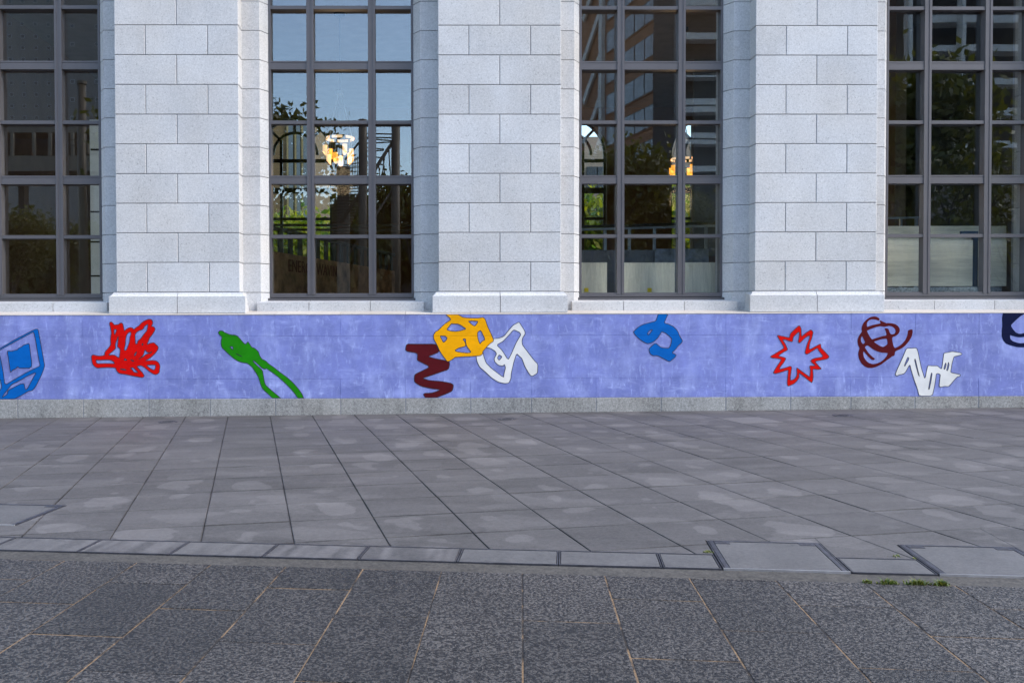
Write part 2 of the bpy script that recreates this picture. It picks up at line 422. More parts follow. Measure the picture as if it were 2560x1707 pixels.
A_L = R(10.22); A_D = R(-8.5); A_K = R(-5.8)
uL = (math.cos(A_L), math.sin(A_L)); vL = (-math.sin(A_L), math.cos(A_L))
uD = (math.cos(A_D), math.sin(A_D)); vD = (-math.sin(A_D), math.cos(A_D))
uK = (math.cos(A_K), math.sin(A_K)); vK = (-math.sin(A_K), math.cos(A_K))
def fr(u, v, U, V): return (U[0]*u+V[0]*v, U[1]*u+V[1]*v)
def loc2(p, U, V): return (p[0]*U[0]+p[1]*U[1], p[0]*V[0]+p[1]*V[1])
DR_IN, DR_OUT, STRIP = 5.792, 5.462, 5.275
Y_WALL = 13.50
XL, XR = -13.0, 15.0
def sheet(pts, dz, thick=.25):
    bb = B(); n = len(pts)
    bb.add([(x, y, zt(x, y)+dz) for x, y in pts]+[(x, y, zt(x, y)+dz-thick) for x, y in pts],
           [tuple(range(n))]+[(i, n+i, n+(i+1) % n, (i+1) % n) for i in range(n)]); return bb
def dline(v, x): return (v-vD[0]*x)/vD[1]      # y where the drain-frame line v crosses x
paving = struct(sheet([(XL, dline(DR_IN, XL)), (XR, dline(DR_IN, XR)), (XR, Y_WALL+.2), (XL, Y_WALL+.2)], -.009).obj('granite_paving', M['bed']))
RECTS = {'A': (.857, 1.535, DR_OUT, 6.135), 'B': (1.987, 2.655, DR_OUT, 6.14), 'C': (-4.45, -3.757, 6.105, 6.80)}
def rect_poly(r, U=uD, V=vD): return [fr(r[0], r[2], U, V), fr(r[1], r[2], U, V), fr(r[1], r[3], U, V), fr(r[0], r[3], U, V)]
JT = .0034
full = B().prism([(-CW/2+JT, -RL/2+JT), (CW/2-JT, -RL/2+JT), (CW/2-JT, RL/2-JT), (-CW/2+JT, RL/2-JT)], -.03, 0, .003, .002, False).mesh('paver', [M['paver']])
def project(x, y, z):
    d = np.array([x, y, z])-EYE; k = d@FWD
    return (PPX+F_PX*(d@RGT)/k, PPY-F_PX*(d@UPV)/k) if k > .1 else (-9999, -9999)
slabs = []
pale_px = on_ground(1865, 1050)
for i in range(-26, 30):
    for j in range(-5, 16):
        uc, vc = U0+(i+.5)*CW, V0+(j+.5)*RL
        cx, cy = fr(uc, vc, uL, vL)
        if not (XL-.3 < cx < XR+.3 and 4 < cy < 14.2): continue
        poly = [fr(uc+a*(CW/2-JT), vc+c*(RL/2-JT), uL, vL) for a, c in ((-1, -1), (1, -1), (1, 1), (-1, 1))]
        a0 = area(poly)
        poly = clip(poly, (0, Y_WALL-.014), (0, -1)); 
        if len(poly) > 2: poly = clip(poly, fr(0, DR_IN+.004, uD, vD), vD)
        if len(poly) < 3 or area(poly) < .002: continue
        pieces = [poly]
        for r in RECTS.values():
            rp = rect_poly((r[0]-.004, r[1]+.004, r[2]-.004, r[3]+.004))
            nx = []
            for pc in pieces:
                hit = clip(clip(clip(clip(pc, rp[0], vD), rp[2], (-vD[0], -vD[1])), rp[0], uD), rp[2], (-uD[0], -uD[1])) if True else []
                nx += cut_out(pc, rp) if len(hit) > 2 and area(hit) > 1e-5 else [pc]
            pieces = nx
        if not pieces: continue
        s_ = project(cx, cy, zt(cx, cy)); vis = -40 < s_[0] < 2600 and s_[1] > 900
        whole = len(pieces) == 1 and abs(area(pieces[0])-a0) < 1e-6
        slabs.append((vis, cy, cx, pieces, whole))
slabs.sort(key=lambda q: (not q[0], q[1]))
near, far = slabs[:300], slabs[300:]
for vis, cy, cx, pieces, whole in near:
    mt_ = frame_at(A_L, cx, cy, random.uniform(-.0012, .0012)); mt_ = mt_ @ Matrix.Rotation(random.uniform(-.0015, .0015), 4, 'X')
    if whole: o = link('paver', full, None, paving)
    else:
        bb = B()
        for pc in pieces:
            l = [loc2((x-cx, y-cy), uL, vL) for x, y in pc]; bb.prism(l, -.03, 0, .0025, .002, False)
        o = link('paver', bb.mesh('cut_paver', [M['paver']]), None, paving)
    o.matrix_local = mt_
    if abs(cx-pale_px.x) < .30 and abs(cy-pale_px.y) < .32:
        o.data = o.data.copy(); o.data.materials.clear(); o.data.materials.append(granite('pale_paver_granite', (.150, .140, .138), .12, .08)); o['label'] = 'paler slab near the wall'
bb = B(); bb2 = []
for vis, cy, cx, pieces, whole in far:
    dz = random.uniform(-.0012, .0012)
    for pc in pieces:
        k = len(bb.v); bb.prism(pc, -.03, 0, .0025, .002, False)
        for q in range(k, len(bb.v)):
            x, y, z = bb.v[q]; bb.v[q] = (x, y, z+zt(x, y)+dz)
o = bb.obj('paver', M['paver_far'], paving); o['kind'] = 'stuff'; o['label'] = 'far rows of grey granite slabs below the mural wall'

# kerb strip of concrete between drain and dark slabs
bb = B(); segs = 26
xs = [-6+i*(12/segs) for i in range(segs+1)]
for i in range(segs):
    ps = [fr(xs[i], STRIP+.002, uD, vD), fr(xs[i+1], STRIP+.002, uD, vD), fr(xs[i+1], DR_OUT-.004, uD, vD), fr(xs[i], DR_OUT-.004, uD, vD)]
    k = len(bb.v); bb.prism(ps, -.2, -.004-.002*random.random())
    for q in range(k, len(bb.v)): x, y, z = bb.v[q]; bb.v[q] = (x, y, z+zt(x, y))
struct(bb.obj('concrete_strip', M['strip']))

# dark slabs in the foreground
dark = struct(sheet([(-9, -3), (9, -3), (9, dline(STRIP, 9)), (-9, dline(STRIP, -9))], -.0035).obj('dark_paving', M['sand']))
PITCHK, LENK, SKEW = .4467, .822, math.tan(R(-2.2))
ph = {0: 4.476, 1: 4.838, 2: 4.39, 3: 3.964, 4: 4.366, 5: 4.78, 6: 4.37, -1: 4.058, -2: 4.505, -3: 4.107, -4: 4.552, -5: 4.150, -6: 4.610, -7: 4.20, -8: 4.62}
for k in range(-12, 13):
    ua, ub = .004+k*PITCHK, .004+(k+1)*PITCHK
    p0 = ph.get(k, 4.45 if k % 2 == 0 else 4.05)
    for j in range(-6, 4):
        va, vb = p0+j*LENK, p0+(j+1)*LENK
        jj = random.uniform(.0032, .0048); ja = random.uniform(.003, .0075)
        ls = [(ua+jj, va+ja), (ub-jj, va+ja+SKEW*PITCHK), (ub-jj, vb-.004+SKEW*PITCHK), (ua+jj, vb-.004)]
        ps = [fr(u_, v_, uK, vK) for u_, v_ in ls]
        ps = clip(ps, fr(0, STRIP-.006, uD, vD), (-vD[0], -vD[1]))
        if len(ps) < 3 or area(ps) < .004: continue
        cx = sum(q[0] for q in ps)/len(ps); cy = sum(q[1] for q in ps)/len(ps)
        if cy < 1.6: continue
        if not any(-300 < project(x, y, zt(x, y))[0] < 2860 for x, y in ps): continue
        bq = B(); bq.prism([loc2((x-cx, y-cy), uK, vK) for x, y in ps], -.03, 0, .003, .002, False)
        o = link('dark_slab', bq.mesh('dark_slab', [M['dark']]), None, dark)
        o.matrix_local = frame_at(A_K, cx, cy, random.uniform(-.0015, .001)) @ Matrix.Rotation(random.uniform(-.002, .002), 4, 'X')

# ------------------------------------------------------------------ drain covers, access covers, manhole covers
def streak_mat(name, amt, dens, tone):
    mt, t, p = nodes(name); n = N(t); P = n.pos()
    a = n.noise(P, 120, 2, .6); b_ = n.noise(P, 36, 3, .6)
    s_ = n.noise(n.scale(n.obj(), (1, .13, 1)), dens, 2, .5, w=n.math('MULTIPLY', n.rnd(), 40.))
    f = n.math('ADD', n.mr(a, .3, .7, -.18, .18), n.mr(b_, .3, .7, -.20, .20)); f = n.math('ADD', f, n.mr(s_, .40, .60, -amt, amt, True))
    f = n.math('ADD', f, n.mr(n.noise(P, 3.2, 5, .65), .3, .7, -.16, .16))
    n.set(p.inputs['Base Color'], n.gain(tone, n.math('ADD', f, 1.))); p.inputs['Roughness'].default_value = .6
    n.set(p.inputs['Normal'], n.bump(n.math('ADD', a, b_), .2, .004)); return mt
M['st_clean'] = streak_mat('inlay_clean', .04, 3., (.098, .091, .086)); M['st_light'] = streak_mat('inlay_faint', .13, 9., (.104, .095, .089)); M['st_dark'] = streak_mat('inlay_streaked', .26, 8., (.098, .089, .084))
channel = struct(sheet([fr(-6, DR_OUT-.002, uD, vD), fr(6, DR_OUT-.002, uD, vD), fr(6, DR_IN+.002, uD, vD), fr(-6, DR_IN+.002, uD, vD)], -.012).obj('drain_bed', M['bed']))
def on_drain(o, uc, vc, dz=0.): x, y = fr(uc, vc, uD, vD); o.matrix_local = frame_at(A_D, x, y, dz); return o
def drain_cover(u0, u1, mat, label):
    t = thing('drain_cover', label, 'drain cover', group='stone inlaid covers along the drain')
    uc, vc = (u0+u1)/2, (DR_IN+DR_OUT)/2; on_drain(t, uc, vc); hw, hd = (u1-u0)/2-.003, (DR_IN-DR_OUT)/2-.003
    B().prism([(-hw+.010, -hd+.013), (hw-.010, -hd+.013), (hw-.010, hd-.016), (-hw+.010, hd-.016)], -.02, 0, .002, .001, False).obj('stone_inlay', mat, t)
    q = B()
    q.box(-hw, hw, -hd, -hd+.008, -.02, .003); q.box(-hw, hw, hd-.006, hd, -.02, .002); q.box(-hw, hw, hd-.014, hd-.009, -.02, .001)
    q.box(-hw, -hw+.006, -hd+.009, hd-.015, -.02, .002); q.box(hw-.006, hw, -hd+.009, hd-.015, -.02, .002)
    q.obj('steel_frame', M['steel'], t)
    return t
js = [-4.14, -3.553, -2.962, -2.374, -1.793, -1.215, -.633, -.049, .531]
info = [('st_light', 'drain cover cut off by the left edge of the picture'),
        ('st_light', 'drain cover with a small rusty stain at its right end'),
        ('st_dark', 'darkest drain cover, with two pale streaks across it'),
        ('st_light', 'pale drain cover with faint grey smudges, right of the darkest one'),
        ('st_dark', 'drain cover with three grey smears, just left of the broad banded one'),
        ('st_dark', 'drain cover with broad dark bands, left of the clean bluish one'),
        ('st_clean', 'clean bluish drain cover right of the banded one'),
        ('st_clean', 'clean warm grey drain cover, second before the large access cover')]
for i, (mt_, lb) in enumerate(info): drain_cover(js[i], js[i+1], M[mt_], lb)
drain_cover(.531, .853, M['st_clean'], 'short drain cover touching the left side of the large access cover')
drain_cover(1.539, 1.983, M['st_clean'], 'short drain cover between the two large access covers')

def access_cover(key, label):
    u0, u1, v0, v1 = RECTS[key]; t = thing('access_cover', label, 'access cover', group='large stone inlaid access covers'); on_drain(t, (u0+u1)/2, (v0+v1)/2)
    a, d = (u1-u0)/2-.003, (v1-v0)/2-.003
    B().prism([(-a+.040, -d+.028), (a-.040, -d+.028), (a-.040, d-.030), (-a+.040, d-.030)], -.03, .002, .002, .001, False).obj('stone_inlay', M['st_clean'], t)
    q = B()
    for x0, x1 in ((-a, -a+.006), (-a+.010, -a+.036), (a-.036, a-.010), (a-.006, a)): q.box(x0, x1, -d+.010, d-.012, -.03, .003)
    q.box(-a, a, d-.024, d-.005, -.03, .0035); q.box(-a, a, -d+.011, -d+.022, -.03, .0035)
    q.obj('steel_frame', M['steel'], t)
    B().box(-a, a, -d, -d+.009, -.03, .006).obj('front_edge', M['steel_edge'], t)
    for sx in (-1, 1):
        c_ = B(); x0 = sx*(a-.085); c_.box(x0-.045, x0+.045, d-.085, d-.031, -.01, .0045)
        pl = c_.obj('lifting_plate', M['steel'], t)
        g = B(); n_ = 14
        g.add([(x0+.028*math.cos(2*math.pi*i/n_), d-.058+.017*math.sin(2*math.pi*i/n_), .0050) for i in range(n_)], [tuple(range(n_))]); g.obj('key_hole', M['iron'], pl)
access_cover('A', 'square access cover set in the drain, nearer the middle, with bright front edge')
access_cover('B', 'square access cover at the right edge, beside the green weeds')
access_cover('C', 'access cover cut off by the left edge, set among the grey slabs')

def manhole(px, py, r, label):
    c = on_ground(px, py); t = thing('manhole_cover', label, 'manhole cover', group='small round covers near the wall'); t.matrix_local = frame_at(0, c.x, c.y)
    n_ = 28; ring = B()
    for i in range(n_):
        a0, a1 = 2*math.pi*i/n_, 2*math.pi*(i+1)/n_
        P_ = lambda a, rr, z: (rr*math.cos(a), rr*math.sin(a), z)
        ring.add([P_(a0, r, -.01), P_(a1, r, -.01), P_(a1, r, .006), P_(a0, r, .006), P_(a1, r-.026, .006), P_(a0, r-.026, .006), P_(a1, r-.026, -.004), P_(a0, r-.026, -.004)], [(0, 1, 2, 3), (3, 2, 4, 5), (5, 4, 6, 7)])
    ring.obj('rim', M['iron'], t)
    lid = B(); lid.prism([((r-.032)*math.cos(2*math.pi*i/n_), (r-.032)*math.sin(2*math.pi*i/n_)) for i in range(n_)], -.01, .004, .004, .002, False)
    lid.obj('lid', M['st_light'], t)
    rb = B()
    for k in range(-3, 4):
        hl = math.sqrt(max((r-.05)**2-(k*.025)**2, 0)); rb.box(-hl, hl, k*.025-.004, k*.025+.004, .003, .0065)
    rb.obj('ribs', M['iron'], t)
manhole(420, 1054.8, .125, 'small round manhole cover left, below the red scribble')
manhole(1268, 1048, .118, 'small round manhole cover in the middle, below the white figure')
manhole(2107, 1038.6, .130, 'small round manhole cover right, below the red star')

# ------------------------------------------------------------------ mural wall
wall = thing('mural_wall', 'long low lavender wall painted with bright scribbled figures', 'wall', (0, Y_WALL, 0))
def wx(px, py): q = at(px, py, Y_WALL); return q
def lz(px, y0, y1): # height of a line that runs from y0 at the left edge to y1 at the right edge
    return at(px, y0+(y1-y0)*px/2560, Y_WALL).z
zt_mur = sum(lz(p, 788.6, 782.6) for p in (200, 1280, 2400))/3; zb_mur = sum(lz(p, 997.6, 988.8) for p in (200, 1280, 2400))/3
z_r1 = wx(640, 840.5).z; z_r2 = wx(640, 947.5).z
jx = [wx(p, 1000).x for p in (43.5, 207.6, 371.7, 524.9, 688.3, 851.4, 1013.7, 1176.3, 1328, 1490, 1652.4, 1814, 1976.2, 2126.7, 2286.9, 2446)]
jx = [jx[0]-.925*k for k in range(7, 0, -1)]+jx+[jx[-1]+.91*k for k in range(1, 7)]
def wall_block(name, x0, x1, z0, z1, mat, y0=0., y1=.5, j=.004, bev=.004):
    bq = B().box(x0+j/2, x1-j/2, y0, y1, z0+j/2, z1-j/2); me = bq.mesh(name, [mat])
    if bev: bevel_mesh(me, bev)
    return link(name, me, None, wall)
core = B(); core.box(jx[0], jx[-1], .004, .5, -.4, zt_mur-.01); core.obj('core', M['paint'], wall)
def figure_rows():
    for i in range(len(jx)-1):
        xm = (jx[i]+jx[i+1])/2
        wall_block('painted_block', jx[i], jx[i+1], z_r1, zt_mur, M['paint'], random.uniform(0, .0012), j=.0034, bev=.0016)
        wall_block('painted_block', xm-.46, xm+.46 if i < len(jx)-2 else xm+.4, z_r2, z_r1, M['paint'], random.uniform(0, .0012), j=.0034, bev=.0016)
        wall_block('painted_block', jx[i], jx[i+1], zb_mur, z_r2, M['paint'], random.uniform(0, .0012), j=.0034, bev=.0016)
        wall_block('base_block', jx[i], jx[i+1], -.35, zb_mur, M['base'], -.003, j=.012, bev=.004)
figure_rows()
bk = B(); bk.box(jx[0], jx[-1], .002, .0038, -.35, zb_mur-.006); bk.obj('base_joint', M['mortar'], wall)
# sloping coping above the mural
ZC = zt_mur
for i in range(len(jx)-1):
    x0, x1 = jx[i]+.0025, jx[i+1]-.0025
    bq = B(); bq.add([(x0, -.004, ZC+.001), (x1, -.004, ZC+.001), (x1, -.004, ZC+.010), (x0, -.004, ZC+.010), (x1, .43, ZC+.066), (x0, .43, ZC+.066), (x1, .43, ZC+.001), (x0, .43, ZC+.001)],
                     [(0, 1, 2, 3), (3, 2, 4, 5), (1, 6, 4, 2), (0, 3, 5, 7), (7, 5, 4, 6)])
    bq.obj('coping_stone', M['coping'], wall)

def chaikin(p, k=.16):
    o = []
    for i in range(len(p)):
        a, b_ = p[i], p[(i+1) % len(p)]
        o.append((a[0]+(b_[0]-a[0])*k, a[1]+(b_[1]-a[1])*k)); o.append((b_[0]-(b_[0]-a[0])*k, b_[1]-(b_[1]-a[1])*k))
    return o
def pts(s): 
    v = [float(q) for q in s.replace(';', ' ').replace(',', ' ').split()]; return list(zip(v[::2], v[1::2]))
def paint(name, label, ox, oy, sc, loops, mat, dy, outline=True, ow_=.0085):
    L = []
    for s_ in loops:
        c_ = chaikin(pts(s_)); l = []
        for x, y in c_:
            q = wx(ox+x/sc, oy+y/sc); l.append((q.x, min(max(q.z, zb_mur+.0005), zt_mur-.0005)))
        L.append(l)
    bq = B(); th = .0012
    tri = tessellate_polygon([[Vector((x, z, 0)) for x, z in l] for l in L]); flat = [q for l in L for q in l]
    tri = [t if (Vector(flat[t[1]])-Vector(flat[t[0]])).cross(Vector(flat[t[2]])-Vector(flat[t[0]])) > 0 else (t[0], t[2], t[1]) for t in tri]
    bq.add([(x, -dy, z) for x, z in flat], tri)
    for l in L:                    # the thickness of the paint film
        n_ = len(l); bq.add([(x, -dy, z) for x, z in l]+[(x, 0, z) for x, z in l], [(i, (i+1) % n_, n_+(i+1) % n_, n_+i) for i in range(n_)])
    if outline:
        bq.cur = 1
        for l in L:
            n_ = len(l); vi, vo = [], []
            for i in range(n_):
                a, c_, d = Vector(l[i-1]), Vector(l[i]), Vector(l[(i+1) % n_]); e1 = c_-a; e2 = d-c_
                if e1.length < 1e-7 or e2.length < 1e-7: nn = Vector((0, 0))
                else:
                    n1 = Vector((-e1.y, e1.x)).normalized(); n2 = Vector((-e2.y, e2.x)).normalized(); k = n1+n2
                    nn = k/max(1+n1.dot(n2), .6)
                vi.append(c_+nn*ow_/2); vo.append(c_-nn*ow_/2)
            cl = lambda z: min(max(z, zb_mur+.0004), zt_mur-.0004)
            bq.add([(q.x, -dy-.0006, cl(q.y)) for q in vi]+[(q.x, -dy-.0006, cl(q.y)) for q in vo], [(i, (i+1) % n_, n_+(i+1) % n_, n_+i) for i in range(n_)])
    o = bq.obj(name, [mat, M['line']], wall); o['label'] = label; return o

paint('painted_scribble', 'red tangled scribble shaped like a bird', 220, 780, 8.71, [
 "480,215 510,213 540,235 572,280 640,272 672,268 695,242 730,235 760,255 772,310 795,420 830,375 890,340 940,335 975,350 1000,380 1050,335 1110,300 1160,240 1230,190 1310,160 1360,155 1395,175 1412,215 1405,265 1380,312 1425,318 1455,345 1465,375 1445,420 1390,505 1335,570 1325,610 1285,708 1360,675 1430,662 1460,680 1480,708 1515,730 1532,770 1520,820 1470,890 1400,960 1330,1015 1245,1060 1400,1050 1480,1058 1530,1090 1562,1140 1570,1190 1558,1260 1555,1310 1520,1345 1470,1360 1420,1345 1340,1295 1260,1230 1200,1185 1150,1162 1065,1178 1120,1245 1190,1320 1225,1380 1215,1410 1180,1424 1120,1415 980,1388 850,1360 740,1345 690,1335 640,1300 620,1265 605,1218 560,1208 400,1203 280,1207 235,1218 190,1212 140,1180 105,1140 90,1085 72,975 90,940 120,930 200,950 280,955 365,940 362,890 380,855 440,790 498,710 490,600 500,495 512,480 505,410 490,330 468,260",
 "565,375 628,380 580,510",
 "658,520 662,560 650,680 640,755 700,800 700,860 680,995 645,980 590,940 545,930 450,938 470,910 540,850 605,790 595,700 625,620",
 "925,428 942,470 915,545 905,650 870,750 840,815 818,838 792,825 795,780 815,715 820,600 840,500 880,450",
 "1305,262 1300,330 1280,410 1210,490 1150,580 1100,615 1080,645 1080,680 1038,700 1030,580 1025,490 1060,440 1120,400 1190,380 1215,350 1225,320 1260,285",
 "1208,680 1172,692 1185,735", "1065,855 1030,890 1008,930 1018,958 1040,930",
 "1255,822 1265,850 1300,880 1340,890 1390,855 1372,892 1345,898 1310,903 1250,930 1210,965 1090,1032 1150,990 1200,940 1222,890 1225,850",
 "805,1005 782,1048 855,1055", "928,1035 960,1045 1008,1068 970,1074",
 "170,1040 250,1048 400,1038 480,1042 540,1065 568,1090 578,1122 400,1117 190,1122",
 "1275,1155 1360,1148 1470,1150 1470,1200 1455,1250 1430,1260 1380,1240 1320,1195",
 "705,1235 805,1240 845,1272 710,1250", "905,1225 985,1205 1040,1260 1090,1322 1000,1305 970,1260 940,1228"], M['red'], .0022)
paint('painted_box', 'blue slanted box like an old computer, cut by the left edge', 0, 800, 7.84, [
 "-300,725 -100,612 0,558 220,425 430,310 690,178 740,178 755,215 870,850 876,900 860,960 800,1110 690,1320 630,1383 575,1382 420,1475 270,1552 -250,1552 -330,1200",
 "0,585 330,405 650,233 665,245 700,400 740,650 785,890 770,905 600,985 520,1025 300,1150 95,1275 70,1050 30,830 0,690 -40,625",
 "715,1020 640,1150 545,1330 510,1362 495,1350 480,1262 465,1243 395,1252 330,1285 155,1378 145,1450 40,1518 80,1450 150,1365 230,1262 390,1185 530,1100",
 "-150,1300 -20,1130 5,1160 35,1310 0,1385 -100,1450"], M['blue'], .0022)
paint('painted_square', 'ragged blue square inside the blue box', 0, 800, 7.84, [
 "143,610 165,603 215,612 345,580 360,553 430,520 460,490 560,458 575,470 590,560 605,690 625,830 622,910 575,945 520,940 390,945 345,910 330,938 270,972 245,975 240,995 205,1025 180,840"], M['blue'], .0022)
paint('painted_pliers', 'green shape like a pair of pliers', 530, 810, 7.84, [
 "125,160 150,132 205,132 250,165 330,200 400,213 445,212 500,235 560,300 635,385 665,393 705,342 740,395 780,455 820,465 870,500 912,545 935,620 980,688 1020,702 1070,735 1100,770 1200,840 1340,950 1480,1050 1580,1140 1670,1240 1740,1330 1780,1400 1797,1465 1690,1465 1640,1380 1540,1260 1400,1120 1260,1000 1130,910 1065,866 1040,880 990,865 950,830 820,710 800,725 880,810 990,905 1005,1000 1030,1140 1055,1200 1150,1285 1290,1400 1360,1465 1205,1465 1100,1365 1005,1280 970,1220 940,1140 915,1045 880,980 830,905 795,850 740,800 685,765 610,755 530,735 430,675 310,570 190,455 178,370 180,320 200,260 160,220 130,185",
 "345,440 412,438 412,510", "460,570 530,605 598,642 525,612"], M['green'], .0022)
paint('painted_zigzag', 'maroon zigzag under the yellow shape', 960, 760, 4.9, [
 "275,488 400,490 640,488 660,540 680,575 650,600 540,642 620,665 750,690 800,705 805,735 790,800 700,830 560,880 470,908 560,935 700,945 810,965 848,985 850,1010 835,1065 760,1100 630,1150 510,1150 480,1105 500,1090 580,1088 640,1070 690,1048 580,1035 450,1005 372,955 370,900 378,860 450,825 565,768 420,695 405,680 412,602 260,575"], M['maroon'], .0018)
paint('painted_loop', 'white looped figure right of the yellow shape', 960, 760, 4.9, [
 "1310,425 1400,420 1470,395 1520,330 1580,260 1655,218 1680,260 1725,330 1730,365 1700,410 1690,450 1695,500 1760,585 1840,690 1885,735 1880,840 1865,855 1815,885 1785,865 1725,765 1690,665 1665,645 1625,605 1590,710 1558,850 1555,910 1530,965 1480,973 1400,955 1320,905 1230,820 1170,770 1135,690 1128,620 1190,600 1215,590 1222,640 1250,720 1320,790 1465,900 1470,850 1490,780 1475,738 1455,760 1400,748 1355,705 1350,665 1380,610 1360,575 1310,545 1240,525 1270,460",
 "1600,318 1660,345 1678,375 1620,470 1560,610 1520,685 1450,570 1380,500 1460,455 1530,380 1580,322", "1410,620 1448,645 1410,690 1388,660"], M['white'], .0018)
paint('painted_ball', 'yellow many-sided ball at the top of the mural', 960, 760, 4.9, [
 "750,122 900,122 970,165 1050,170 1150,172 1215,162 1240,185 1270,275 1310,360 1348,450 1290,490 1210,580 1208,610 1180,632 1080,640 950,645 865,652 850,670 790,705 770,700 690,590 650,500 610,430 605,380 635,335 660,325 740,245 815,195 815,178",
 "825,240 850,243 905,243 950,265 1008,305 940,325 880,335 820,330 765,315", "1030,210 1080,205 1155,212 1120,265 1100,268", "685,388 750,392 775,415 760,445 728,472",
 "1145,345 1185,318 1240,435 1195,460 1175,490 1150,420", "965,428 1000,425 1000,460 1010,510 1070,592 1010,598 940,590 875,578 875,560 920,535 1003,515 995,470"], M['yellow'], .0032)
paint('painted_hook', 'blue hooked shape hanging from the top of the mural', 1570, 780, 11.2, [
 "845,45 1122,45 1060,190 1015,305 1150,345 1260,400 1350,480 1410,570 1440,660 1520,790 1520,830 1480,880 1400,950 1330,1050 1235,1130 1260,1155 1320,1175 1350,1210 1320,1265 1240,1330 1165,1390 1060,1340 870,1235 800,1215 710,1218 640,1185 605,1140 585,1025 650,960 740,880 795,880 850,930 910,980 960,1000 1140,1015 1180,950 1205,880 1225,745 1140,660 1060,595 945,542 890,640 820,740 740,815 650,865 560,882 510,872 400,815 290,730 200,645 148,555 200,500 290,415 400,355 530,315 770,255 800,190",
 "685,492 640,495 580,540 548,590 550,625 570,635 630,575"], M['blue'], .0022)
paint('painted_star', 'red outlined star with nine points', 1910, 800, 8.711, [
 "755,122 780,130 808,180 815,360 860,320 940,260 1010,213 1040,222 1070,270 1040,390 1000,500 978,635 1020,630 1100,585 1235,512 1238,600 1310,670 1415,785 1405,820 1370,845 1240,870 1150,890 1115,905 1160,965 1255,1065 1170,1075 1058,1060 1070,1200 1065,1290 1045,1362 990,1330 860,1220 760,1145 768,1240 720,1320 660,1380 535,1438 510,1420 502,1360 515,1230 530,1080 400,1125 250,1165 210,1155 205,1135 260,1040 385,852 280,832 165,822 135,790 200,755 330,675 440,608 370,480 278,328 400,350 555,388 570,300 640,225",
 "755,258 772,275 765,360 745,450 752,490 765,500 800,480 900,380 960,345 995,340 990,400 940,520 900,660 892,715 915,745 960,735 1060,670 1155,608 1175,625 1190,670 1280,775 1260,805 1120,825 1040,855 1015,885 1040,925 1110,980 1100,998 990,990 1010,1110 1000,1220 985,1232 860,1140 715,1035 712,1080 720,1180 690,1255 640,1295 575,1312 570,1270 585,1140 602,1040 590,1008 560,1005 460,1040 330,1075 365,1000 440,910 480,830 420,805 315,785 340,755 420,700 520,650 470,530 400,425 470,425 540,455 620,475 635,370 680,325 720,285"], M['red'], .0022)
paint('painted_tangle', 'maroon tangle of loose loops', 2130, 780, 10.453, [
 "725,185 690,145 630,118 570,113 480,130 380,195 300,280 258,370 248,440 258,510 200,590 155,680 142,760 155,850 200,945 170,1030 160,1110 185,1230 245,1340 330,1420 430,1458 510,1460 620,1435 760,1370 880,1280 1000,1195 1045,1155 1110,1140 1125,1025 1240,980 1380,890 1490,760 1560,640 1585,530 1580,452 1530,455 1460,480 1450,600 1400,720 1310,830 1210,900 1120,940 1085,890 1060,790 1045,680 1070,650 1150,620 1220,560 1248,500 1245,430 1200,360 1120,310 1020,288 940,285 890,290 740,215 720,235 750,295 640,315 500,350 395,390 385,340 395,270 440,215 510,190 580,190 640,205 700,228",
 "385,490 480,445 620,395 740,370 810,380 880,378 960,362 1040,375 1100,415 1135,465 1138,520 1110,565 1060,580 1010,575 985,535 955,450 920,425 850,422 880,500 905,605 790,630 640,675 520,715 470,650 420,560",
 "570,775 660,740 780,705 910,690 925,770 930,830 890,870 820,910 740,890 640,830", "262,625 290,680 345,790 290,838 245,790 230,730 235,670",
 "330,915 400,862 480,920 560,980 680,1035 790,1060 940,1068 905,1150 830,1240 740,1305 640,1345 540,1358 440,1330 370,1270 310,1180 290,1090 300,1020 360,1090 430,1170 510,1240 550,1255 580,1245 608,1218 540,1175 440,1075 370,980"], M['maroon'], .0022, False)
paint('painted_mark', 'white folded mark standing on the base course', 2220, 850, 10.455, [
 "505,212 630,212 720,203 755,225 790,340 830,540 870,730 930,920 950,985 965,988 980,950 1000,830 1035,680 1055,662 1160,672 1290,670 1340,715 1380,748 1400,740 1420,650 1440,480 1455,360 1475,335 1570,320 1680,297 1780,312 1890,330 1935,358 1910,385 1820,410 1725,432 1705,490 1670,620 1650,740 1635,830 1660,850 1790,880 1880,900 1893,920 1880,940 1810,960 1740,1030 1650,1140 1580,1215 1480,1205 1380,1230 1345,1215 1335,1190 1350,1050 1368,905 1330,880 1290,870 1260,885 1245,1000 1215,1200 1155,1470 815,1470 760,1250 690,1060 640,900 590,730 575,660 560,655 530,700 460,830 410,880 280,910 230,938 195,915 192,880 250,740 380,460 470,240",
 "525,448 543,475 530,530 480,610 440,685 425,665 460,570 505,460", "703,488 718,520 750,660 780,780 822,965 790,900 745,750 710,600 692,520", "1140,855 1152,880 1120,1090 1080,1275 1060,1285 1058,1260 1095,1050 1125,880",
 "1508,590 1520,640 1490,750 1465,765 1458,735 1480,650", "1577,575 1597,640 1575,740 1550,800 1530,790 1540,730 1560,650"], M['white'], .0022)
paint('painted_ring', 'navy ringed shape cut by the right edge', 2480, 770, 14.25, [
 "400,150 380,230 355,380 370,640 345,800 345,1000 400,1150 490,1260 640,1320 850,1380 1000,1395 1200,1390 1500,1330 1700,1200 1750,900 1700,500 1600,150",
 "1180,195 1000,300 850,430 680,600 685,660 760,770 850,870 950,912 1050,912 1200,870 1420,760 1480,500 1380,300",
 "640,955 760,1000 900,1030 1020,1040 1150,1025 1400,960 1450,1060 1300,1200 1150,1243 1010,1255 900,1235 740,1180 660,1110 640,1030"], M['navy'], .0022, False)

